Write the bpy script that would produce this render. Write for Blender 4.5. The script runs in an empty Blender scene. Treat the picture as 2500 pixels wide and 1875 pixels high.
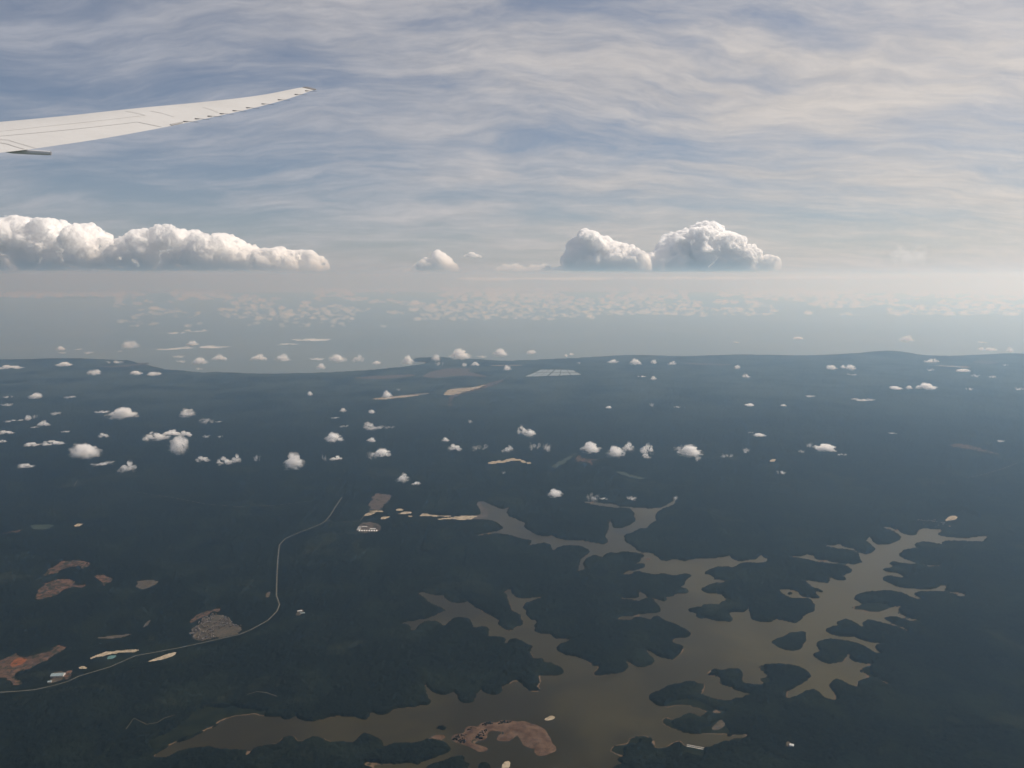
import bpy, bmesh, math, random
import numpy as np
from mathutils import Vector, Matrix, noise as mnoise
from mathutils.geometry import tessellate_polygon

random.seed(7)
rng = np.random.default_rng(7)
R = math.radians
scene = bpy.context.scene

# ------------------------------------------------------------------ camera
ALT = 3000.0                       # metres above the sea
F = 1962.0                         # focal length for a 2500 px wide frame
PITCH = math.atan((937.5 - 676.0) / F)
cam_data = bpy.data.cameras.new('camera')
cam = bpy.data.objects.new('camera', cam_data)
scene.collection.objects.link(cam)
cam_data.sensor_width = 36.0
cam_data.lens = 36.0 * F / 2500.0
cam_data.clip_start = 0.5
cam_data.clip_end = 900000.0
cam.location = (0, 0, ALT)
cam.rotation_euler = (R(90) - PITCH, 0, 0)
scene.camera = cam

# ------------------------------------------------------------------ light
SUN_AZ, SUN_EL = R(63), R(42)      # azimuth to the right of the view, elevation
SUN_DIR = Vector((math.sin(SUN_AZ) * math.cos(SUN_EL), math.cos(SUN_AZ) * math.cos(SUN_EL), math.sin(SUN_EL)))
sd = bpy.data.lights.new('sun', 'SUN')
sd.energy = 4.0
sd.angle = R(0.53)
sd.color = (1.0, 0.925, 0.84)
sun = bpy.data.objects.new('sun', sd)
scene.collection.objects.link(sun)
sun.rotation_euler = (-SUN_DIR).to_track_quat('-Z', 'Y').to_euler()

world = bpy.data.worlds.new('World')
scene.world = world
world.use_nodes = True
nt = world.node_tree
nt.nodes.clear()


class NB:
    """small node-building helper"""
    def __init__(s, tree): s.t = tree
    def n(s, typ, **kw):
        nd = s.t.nodes.new(typ)
        for k, v in kw.items(): setattr(nd, k, v)
        return nd
    def lk(s, a, b): s.t.links.new(a, b)
    def put(s, sock, v):
        if isinstance(v, bpy.types.NodeSocket): s.lk(v, sock)
        elif v is not None: sock.default_value = v
    def math(s, op, a, b=None, c=None, clamp=False):
        nd = s.n('ShaderNodeMath', operation=op, use_clamp=clamp)
        for i, v in enumerate((a, b, c)):
            s.put(nd.inputs[i], v)
        return nd.outputs[0]
    def vmath(s, op, a, b=None, out=0):
        nd = s.n('ShaderNodeVectorMath', operation=op)
        s.put(nd.inputs[0], a)
        if b is not None: s.put(nd.inputs[1], b)
        return nd.outputs[out]
    def noise(s, vec, scale, detail=4.0, rough=0.5, dist=0.0, col=False):
        nd = s.n('ShaderNodeTexNoise')
        s.put(nd.inputs['Vector'], vec)
        nd.inputs['Scale'].default_value = scale
        nd.inputs['Detail'].default_value = detail
        nd.inputs['Roughness'].default_value = rough
        nd.inputs['Distortion'].default_value = dist
        return nd.outputs[1 if col else 0]
    def smooth(s, v, a, b, lo=0.0, hi=1.0):
        nd = s.n('ShaderNodeMapRange', interpolation_type='SMOOTHSTEP')
        s.put(nd.inputs[0], v)
        for i, x in enumerate((a, b, lo, hi)): nd.inputs[i + 1].default_value = x
        return nd.outputs[0]
    def mix(s, f, a, b):
        nd = s.n('ShaderNodeMix', data_type='RGBA')
        s.put(nd.inputs[0], f); s.put(nd.inputs[6], a); s.put(nd.inputs[7], b)
        return nd.outputs[2]
    def comb(s, x, y, z):
        nd = s.n('ShaderNodeCombineXYZ')
        for i, v in enumerate((x, y, z)): s.put(nd.inputs[i], v)
        return nd.outputs[0]
    def sep(s, v):
        nd = s.n('ShaderNodeSeparateXYZ'); s.put(nd.inputs[0], v)
        return nd.outputs


w = NB(nt)
sky = w.n('ShaderNodeTexSky', sky_type='NISHITA', sun_disc=False)
sky.sun_elevation = SUN_EL
sky.sun_rotation = SUN_AZ
sky.altitude = 1500.0
sky.air_density = 1.0
sky.dust_density = 1.6
sky.ozone_density = 4.0
tc = w.n('ShaderNodeTexCoord')
dirv = tc.outputs['Generated']
dx, dy, dz = w.sep(dirv)
az = w.math('ABSOLUTE', dz)
# the sky lookup never goes below the horizon, so that the air seen past the edge of the sea goes on as the horizon sky
w.lk(w.comb(dx, dy, w.math('MAXIMUM', dz, 0.004)), sky.inputs[0])
# cirrus sheet: rays of sight meet a flat layer high above
den = w.math('ADD', az, 0.21)
px, py = w.math('DIVIDE', dx, den), w.math('DIVIDE', dy, den)
flow = w.comb(px, py, 0.0)


def rot_scale(vec, ang, sx, sy, off=(0, 0, 0)):
    mp = w.n('ShaderNodeMapping')
    w.lk(vec, mp.inputs[0])
    mp.inputs['Location'].default_value = off
    mp.inputs['Rotation'].default_value = (0, 0, ang)
    mp.inputs['Scale'].default_value = (sx, sy, 1)
    return mp.outputs[0]


warp = w.noise(rot_scale(flow, 0.0, 1, 1, (3.1, 1.7, 0)), 0.9, 4.0, 0.6, 0.0, True)
warpv = w.vmath('MULTIPLY', w.vmath('SUBTRACT', warp, (0.5, 0.5, 0.5)), (0.55, 0.55, 0))
p2 = w.vmath('ADD', flow, warpv)
cosS = w.vmath('DOT_PRODUCT', dirv, tuple(SUN_DIR), 1)
sheet_ = w.noise(rot_scale(p2, R(-12), 0.9, 1.6, (1.3, 0.4, 0)), 1.2, 5, 0.52, 0.1)       # broad veils and gaps
streak = w.noise(rot_scale(p2, R(-66), 0.75, 2.5, (0.7, 2.2, 0)), 2.4, 10, 0.62, 0.12)      # combed fibres
fine = w.noise(rot_scale(p2, R(-80), 2.0, 5.0), 4.2, 9, 0.68, 0.15)
dens = w.math('ADD', w.math('MULTIPLY', sheet_, 1.35), w.math('MULTIPLY', streak, 1.15))
dens = w.math('ADD', dens, w.math('MULTIPLY', fine, 0.29))
dens = w.math('ADD', dens, w.math('MULTIPLY', cosS, 0.46))        # the sheet thickens towards the sun
mask = w.smooth(dens, 1.06, 2.12)
lobe = w.math('POWER', w.math('MAXIMUM', cosS, 0.0), 2.5)         # ice crystals scatter forward
bright = w.math('ADD', 6.0, w.math('MULTIPLY', lobe, 3.5))
tex = w.math('ADD', w.math('MULTIPLY', streak, 0.85), w.math('MULTIPLY', fine, 0.75))
bright = w.math('MULTIPLY', bright, w.smooth(tex, 0.45, 1.15, 0.87, 1.13))     # thick and thin fibres
ccol = w.vmath('SCALE', w.mix(w.smooth(cosS, 0.05, 0.75), (0.98, 0.975, 1.04, 1), (1.09, 0.985, 0.885, 1)), None)
nd = ccol.node; w.lk(bright, nd.inputs['Scale'])
veil = w.mix(0.42, sky.outputs[0], (2.30, 2.42, 2.80, 1))               # thin even veil under the streaks
skyc = w.mix(w.math('MULTIPLY', mask, 0.86), veil, ccol)
low = w.math('POWER', w.math('SUBTRACT', 1.0, w.math('MINIMUM', az, 1.0)), 14.0)
skyc = w.mix(w.math('MULTIPLY', low, 0.45), skyc, ccol)
bg = w.n('ShaderNodeBackground')
w.lk(skyc, bg.inputs[0])
bg.inputs[1].default_value = 0.085
out = w.n('ShaderNodeOutputWorld')
w.lk(bg.outputs[0], out.inputs[0])

scene.view_settings.view_transform = 'Standard'
scene.view_settings.look = 'None'
scene.view_settings.exposure = 0.0
scene.view_settings.gamma = 1.0
scene.cycles.use_denoising = True
scene.cycles.volume_bounces = 60
scene.cycles.max_bounces = 64

# ------------------------------------------------------------------ survey helpers
CP, SP = math.cos(PITCH), math.sin(PITCH)


def ray(u, v):
    """line of sight through a point of the 2500 x 1875 photograph, world axes"""
    x, z = (u - 1250.0) / F, (937.5 - v) / F
    return np.array((x, CP + z * SP, -SP + z * CP))


def ground(u, v, z=0.0):
    d = ray(u, v)
    t = (z - ALT) / d[2]
    return np.array((d[0] * t, d[1] * t))


FR = {'Z1': (0, 1250, 2.602), 'Z2': (800, 1150, 2.602), 'Z3': (1450, 1250, 2.602), 'Z4': (900, 1650, 3.687),
      'R': (1950, 1250, 4.0218), 'P': (1450, 1500, 4.0218), 'B': (300, 1600, 2.602), 'M': (1150, 1200, 4.0218),
      'T': (850, 1180, 5.53), 'a2': (0, 500, 2.602), 'a3': (850, 500, 2.602), 'a4': (1650, 500, 2.602),
      'a5': (0, 900, 2.602), 'a6': (850, 900, 2.602), 'a7': (1650, 900, 2.602), 'D': (0, 0, 0.8848),
      'W': (0, 150, 2.602)}


def uv(fr, x, y):
    ox, oy, s = FR[fr]
    return ox + x / s, oy + y / s


def pts(fr, text, z=8.0):
    """'x,y x,y ...' read off in a map frame -> ground positions in metres"""
    o = []
    for t in text.split():
        x, y = t.split(',')
        o.append(ground(*uv(fr, float(x), float(y)), z))
    return np.array(o)


def seg_dist2(P, A, B):
    d = B - A
    L = float(d @ d) + 1e-9
    t = np.clip(((P - A) @ d) / L, 0, 1)
    q = P - A - t[:, None] * d
    return (q * q).sum(1)


def poly_core(Q, A, B, XA, XB):
    """distance to the edges A-B, inside test against the edges XA-XB"""
    best = np.full(len(Q), 1e18)
    for i in range(len(A)): np.minimum(best, seg_dist2(Q, A[i], B[i]), out=best)
    ins = np.zeros(len(Q), bool)
    for i in range(len(XA)):
        a, b_ = XA[i], XB[i]
        if a[1] == b_[1]: continue
        c = (a[1] > Q[:, 1]) != (b_[1] > Q[:, 1])
        ins ^= c & (Q[:, 0] < (b_[0] - a[0]) * (Q[:, 1] - a[1]) / (b_[1] - a[1]) + a[0])
    r = np.sqrt(best); r[ins] *= -1
    return r


def poly_sd(P, poly, reach=None):
    """signed distance to a polygon, negative inside; beyond reach only the sign is exact"""
    out = np.full(len(P), 1e9)
    A, B = poly, np.roll(poly, -1, 0)
    if reach is None: return poly_core(P, A, B, A, B)
    lo, hi = poly.min(0) - reach, poly.max(0) + reach
    idx = np.nonzero(((P >= lo) & (P <= hi)).all(1))[0]
    if not len(idx): return out
    if len(idx) * len(A) < 3e6:
        out[idx] = poly_core(P[idx], A, B, A, B)
        return out
    elo, ehi = np.minimum(A, B), np.maximum(A, B)
    cell = 500.0
    ci = np.floor(P[idx] / cell).astype(np.int64)
    key = ci[:, 0] * 100003 + ci[:, 1]
    order = np.argsort(key, kind='stable')
    cuts = np.nonzero(np.diff(key[order]))[0] + 1
    for grp in np.split(idx[order], cuts):
        Q = P[grp]
        l_, h_ = Q.min(0), Q.max(0)
        nr = ((elo <= h_ + reach) & (ehi >= l_ - reach)).all(1)
        xr = (elo[:, 1] <= h_[1]) & (ehi[:, 1] >= l_[1]) & (ehi[:, 0] >= l_[0])
        if nr.any(): out[grp] = poly_core(Q, A[nr], B[nr], A[xr], B[xr])
        else:
            s = poly_core(Q[:1], A[:1], B[:1], A[xr], B[xr])[0]
            out[grp] = reach if s > 0 else -reach
    return out


def chaikin(p, n=1):
    for _ in range(n):
        q = np.roll(p, -1, 0)
        p = np.stack([0.78 * p + 0.22 * q, 0.22 * p + 0.78 * q], 1).reshape(-1, 2)
    return p


def line_d(P, line, reach=300.0):
    out = np.full(len(P), 1e9)
    lo, hi = line.min(0) - reach, line.max(0) + reach
    m = ((P >= lo) & (P <= hi)).all(1)
    if not m.any(): return out
    best = np.full(m.sum(), 1e18)
    for i in range(len(line) - 1):
        np.minimum(best, seg_dist2(P[m], line[i], line[i + 1]), out=best)
    out[m] = np.sqrt(best)
    return out


def hash2(i, j, seed):
    n = (i.astype(np.int64) * 374761393 + j.astype(np.int64) * 668265263 + seed * 974634777) & 0xFFFFFFFF
    n = ((n ^ (n >> 13)) * 1274126177) & 0xFFFFFFFF
    return ((n ^ (n >> 16)) & 0xFFFFFF) / float(0xFFFFFF)


def vnoise(P, wl, seed=0):
    x, y = P[:, 0] / wl, P[:, 1] / wl
    i, j = np.floor(x), np.floor(y)
    fx, fy = x - i, y - j
    fx = fx * fx * (3 - 2 * fx); fy = fy * fy * (3 - 2 * fy)
    i, j = i.astype(np.int64), j.astype(np.int64)
    a, b = hash2(i, j, seed), hash2(i + 1, j, seed)
    c, d = hash2(i, j + 1, seed), hash2(i + 1, j + 1, seed)
    return (a * (1 - fx) + b * fx) * (1 - fy) + (c * (1 - fx) + d * fx) * fy


def sstep(x, a, b):
    t = np.clip((x - a) / (b - a), 0, 1)
    return t * t * (3 - 2 * t)


def mesh_obj(name, verts, faces, mat, parent=None, smooth=False, loc=None):
    me = bpy.data.meshes.new(name)
    V = np.asarray(verts, dtype=np.float32)
    if isinstance(faces, np.ndarray):
        k = faces.shape[1]
        me.vertices.add(len(V)); me.vertices.foreach_set('co', V.ravel())
        me.loops.add(faces.size); me.loops.foreach_set('vertex_index', faces.ravel().astype(np.int32))
        me.polygons.add(len(faces)); me.polygons.foreach_set('loop_start', np.arange(0, faces.size, k, dtype=np.int32))
        me.update(calc_edges=True)
    else:
        me.from_pydata([tuple(map(float, v)) for v in V], [], faces)
    if smooth: me.polygons.foreach_set('use_smooth', np.ones(len(me.polygons), bool))
    if mat: me.materials.append(mat)
    o = bpy.data.objects.new(name, me)
    scene.collection.objects.link(o)
    o.parent = parent
    if loc is not None: o.location = loc
    return o


def tag(o, label, cat, group=None):
    o['label'] = label; o['category'] = cat
    if group: o['group'] = group
    return o


def structure(o): o['kind'] = 'structure'; return o


def stuff(o, label=None, cat=None):
    o['kind'] = 'stuff'
    if label: o['label'] = label; o['category'] = cat
    return o


def empty(name, loc=(0, 0, 0), rz=0.0):
    o = bpy.data.objects.new(name, None)
    scene.collection.objects.link(o)
    o.location = loc; o.rotation_euler = (0, 0, rz)
    o.empty_display_size = 1.0
    return o


# ------------------------------------------------------------------ materials
def surf(name, col, rough=0.9, spec=0.2, var=None, scale=0.01, bump=None):
    m = bpy.data.materials.new(name); m.use_nodes = True
    b = NB(m.node_tree)
    bs = m.node_tree.nodes['Principled BSDF']
    bs.inputs['Roughness'].default_value = rough
    bs.inputs['Specular IOR Level'].default_value = spec
    if var is None:
        bs.inputs['Base Color'].default_value = (*col, 1)
    else:
        g = b.n('ShaderNodeNewGeometry').outputs['Position']
        n1 = b.noise(g, scale, 6, 0.6)
        f = b.smooth(n1, 0.35, 0.65)
        b.lk(b.mix(f, (*col, 1), (*var, 1)), bs.inputs['Base Color'])
        if bump:
            bp = b.n('ShaderNodeBump'); bp.inputs['Strength'].default_value = 0.6; bp.inputs['Distance'].default_value = bump
            b.lk(n1, bp.inputs['Height']); b.lk(bp.outputs[0], bs.inputs['Normal'])
    return m


def earth(name, col, var, veg=0.5, scale=1 / 40.0, streak=None):
    """bare ground with paler scraped streaks and islands of scrub"""
    m = bpy.data.materials.new(name); m.use_nodes = True
    b = NB(m.node_tree)
    bs = m.node_tree.nodes['Principled BSDF']
    bs.inputs['Roughness'].default_value = 1.0
    bs.inputs['Specular IOR Level'].default_value = 0.0
    g = b.n('ShaderNodeNewGeometry').outputs['Position']
    n1 = b.noise(g, scale, 6, 0.65, 0.5)
    mp = b.n('ShaderNodeMapping'); b.lk(g, mp.inputs[0])
    mp.inputs['Rotation'].default_value = (0, 0, 0.5); mp.inputs['Scale'].default_value = (1.0, 3.5, 1)
    n2 = b.noise(mp.outputs[0], scale * 1.2, 5, 0.65, 0.8)
    c = b.mix(b.smooth(n1, 0.35, 0.65), (*col, 1), (*var, 1))
    c = b.mix(b.math('MULTIPLY', b.smooth(n2, 0.55, 0.68), 0.6), c, (*[min(1, v * 1.35) for v in var], 1))
    vg = b.noise(b.vmath('ADD', g, (511.0, 77.0, 0.0)), scale * 0.8, 7, 0.7, 0.6)
    c = b.mix(b.smooth(vg, 0.62 - 0.22 * veg, 0.72 - 0.22 * veg), c, (0.020, 0.025, 0.015, 1))
    b.lk(c, bs.inputs['Base Color'])
    return m


def mat_forest():
    m = bpy.data.materials.new('forest_canopy'); m.use_nodes = True
    b = NB(m.node_tree)
    bs = m.node_tree.nodes['Principled BSDF']
    g = b.n('ShaderNodeNewGeometry').outputs['Position']
    crown = b.noise(g, 1 / 22.0, 4, 0.7)
    stand = b.noise(g, 1 / 420.0, 5, 0.6, 0.4)
    region = b.noise(g, 1 / 3200.0, 5, 0.6, 0.5)
    c = b.mix(b.smooth(crown, 0.36, 0.66), (0.0030, 0.0044, 0.0044, 1), (0.0110, 0.0150, 0.0105, 1))
    c = b.mix(b.math('MULTIPLY', b.smooth(stand, 0.46, 0.70), 0.8), c, (0.0140, 0.0190, 0.0130, 1))
    patch = b.noise(b.vmath('ADD', g, (900.0, 0, 0)), 1 / 900.0, 7, 0.68, 0.8)
    c = b.mix(b.math('MULTIPLY', b.smooth(patch, 0.57, 0.66), 0.7), c, (0.021, 0.025, 0.016, 1))
    c = b.mix(b.math('MULTIPLY', b.smooth(region, 0.55, 0.72), 0.55), c, (0.018, 0.023, 0.018, 1))
    # pale coastal plantations and fields, their colour lightened further in place of distance haze
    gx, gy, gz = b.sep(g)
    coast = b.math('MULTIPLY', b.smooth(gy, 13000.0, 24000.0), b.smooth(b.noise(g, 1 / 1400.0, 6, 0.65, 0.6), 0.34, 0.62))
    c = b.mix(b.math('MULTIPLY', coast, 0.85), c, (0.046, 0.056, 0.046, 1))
    b.lk(c, bs.inputs['Base Color'])
    bs.inputs['Roughness'].default_value = 1.0
    bs.inputs['Specular IOR Level'].default_value = 0.0
    bp = b.n('ShaderNodeBump'); bp.inputs['Strength'].default_value = 1.0; bp.inputs['Distance'].default_value = 7.0
    b.lk(b.noise(g, 1 / 13.0, 4, 0.65), bp.inputs['Height'])
    b.lk(bp.outputs[0], bs.inputs['Normal'])
    return m


def mat_ground():
    m = bpy.data.materials.new('open_ground'); m.use_nodes = True
    b = NB(m.node_tree)
    bs = m.node_tree.nodes['Principled BSDF']
    g = b.n('ShaderNodeNewGeometry').outputs['Position']
    x, y, z = b.sep(g)
    grass = b.mix(b.smooth(b.noise(g, 1 / 90.0, 5, 0.6), 0.38, 0.62), (0.0075, 0.0105, 0.0065, 1), (0.0150, 0.0180, 0.0105, 1))
    sand = b.mix(b.noise(g, 1 / 40.0, 4, 0.6), (0.085, 0.056, 0.034, 1), (0.16, 0.115, 0.075, 1))
    zz = b.math('ADD', z, b.math('MULTIPLY', b.noise(g, 1 / 130.0, 4, 0.6), 3.0))
    shore = b.smooth(zz, 7.95, 8.4, 1.0, 0.0)
    b.lk(b.mix(shore, grass, sand), bs.inputs['Base Color'])
    bs.inputs['Roughness'].default_value = 1.0
    bs.inputs['Specular IOR Level'].default_value = 0.0
    return m


def mat_water(name, deep, pale_water, scale, rough, bump, wave, spec=0.5, east_sheen=False):
    m = bpy.data.materials.new(name); m.use_nodes = True
    b = NB(m.node_tree)
    bs = m.node_tree.nodes['Principled BSDF']
    g = b.n('ShaderNodeNewGeometry').outputs['Position']
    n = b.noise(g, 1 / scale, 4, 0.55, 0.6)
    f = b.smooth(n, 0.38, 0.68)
    if east_sheen: f = b.math('ADD', b.math('MULTIPLY', f, 0.5), b.smooth(b.sep(g)[0], 0.0, 3600.0, 0.0, 0.9))     # eastern arm: browner water, with sky reflection painted into the colour
    b.lk(b.mix(f, (*deep, 1), (*pale_water, 1)), bs.inputs['Base Color'])
    bs.inputs['Roughness'].default_value = rough
    bs.inputs['IOR'].default_value = 1.333
    bs.inputs['Specular IOR Level'].default_value = spec
    bp = b.n('ShaderNodeBump'); bp.inputs['Strength'].default_value = 0.5; bp.inputs['Distance'].default_value = bump
    b.lk(b.noise(g, 1 / wave, 3, 0.6), bp.inputs['Height'])
    b.lk(bp.outputs[0], bs.inputs['Normal'])
    return m


def mat_volume(name, density, color=(1, 1, 1), aniso=0.0, absorb=None):
    m = bpy.data.materials.new(name); m.use_nodes = True
    t = m.node_tree
    t.nodes.clear()
    o = t.nodes.new('ShaderNodeOutputMaterial')
    v = t.nodes.new('ShaderNodeVolumePrincipled')
    v.inputs['Density'].default_value = density
    v.inputs['Color'].default_value = (*color, 1)
    v.inputs['Anisotropy'].default_value = aniso
    if absorb: v.inputs['Absorption Color'].default_value = (*absorb, 1)
    v.inputs['Density Attribute'].default_value = ''
    v.inputs['Temperature Attribute'].default_value = ''
    t.links.new(v.outputs[0], o.inputs['Volume'])
    m.cycles.homogeneous_volume = True
    return m


M_FOREST, M_GROUND = mat_forest(), mat_ground()
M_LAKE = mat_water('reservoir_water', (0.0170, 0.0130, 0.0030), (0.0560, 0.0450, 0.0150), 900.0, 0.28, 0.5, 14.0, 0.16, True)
M_SEA = mat_water('sea_water', (0.085, 0.115, 0.110), (0.115, 0.140, 0.125), 5200.0, 0.30, 0.8, 40.0)
M_RED = earth('red_earth', (0.060, 0.034, 0.024), (0.150, 0.088, 0.062), 0.75)
M_BROWN = earth('brown_earth', (0.050, 0.033, 0.024), (0.120, 0.074, 0.050), 0.6)
M_ORANGE = earth('orange_earth', (0.15, 0.055, 0.025), (0.22, 0.085, 0.040), 0.3)
M_SAND = earth('pale_sand', (0.22, 0.18, 0.125), (0.42, 0.355, 0.26), 0.25)
M_DIM = surf('scrubby_earth', (0.042, 0.036, 0.024), var=(0.085, 0.065, 0.042), scale=1 / 30.0)
M_MUD = surf('river_mud', (0.035, 0.030, 0.022), var=(0.070, 0.052, 0.036), scale=1 / 160.0, rough=0.6)
M_ROAD = surf('road_gravel', (0.075, 0.070, 0.052), var=(0.115, 0.105, 0.080), scale=1 / 30.0)
M_FIELD = earth('ploughed_field', (0.06, 0.048, 0.04), (0.105, 0.082, 0.066), 0.35, 1 / 70.0)
M_GREEN = surf('bright_grass', (0.014, 0.024, 0.015), var=(0.028, 0.040, 0.024), scale=1 / 80.0)
M_POND = surf('pond_water', (0.13, 0.16, 0.155), var=(0.21, 0.24, 0.22), scale=1 / 300.0, rough=0.3, spec=0.5)
M_TEAL = surf('settling_pond', (0.045, 0.12, 0.11), var=(0.07, 0.16, 0.15), scale=1 / 40.0, rough=0.2, spec=0.5)
M_WALL = surf('render_wall', (0.55, 0.53, 0.49), var=(0.45, 0.43, 0.40), scale=1 / 6.0)
M_ROOFW = surf('white_sheet_roof', (0.72, 0.71, 0.68), var=(0.58, 0.57, 0.55), scale=1 / 9.0, rough=0.5)
M_ROOFB = surf('blue_grey_sheet_roof', (0.24, 0.31, 0.33), var=(0.30, 0.37, 0.38), scale=1 / 9.0, rough=0.5)
M_ROOFR = surf('rust_tile_roof', (0.22, 0.12, 0.085), var=(0.32, 0.20, 0.15), scale=1 / 9.0)

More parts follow.
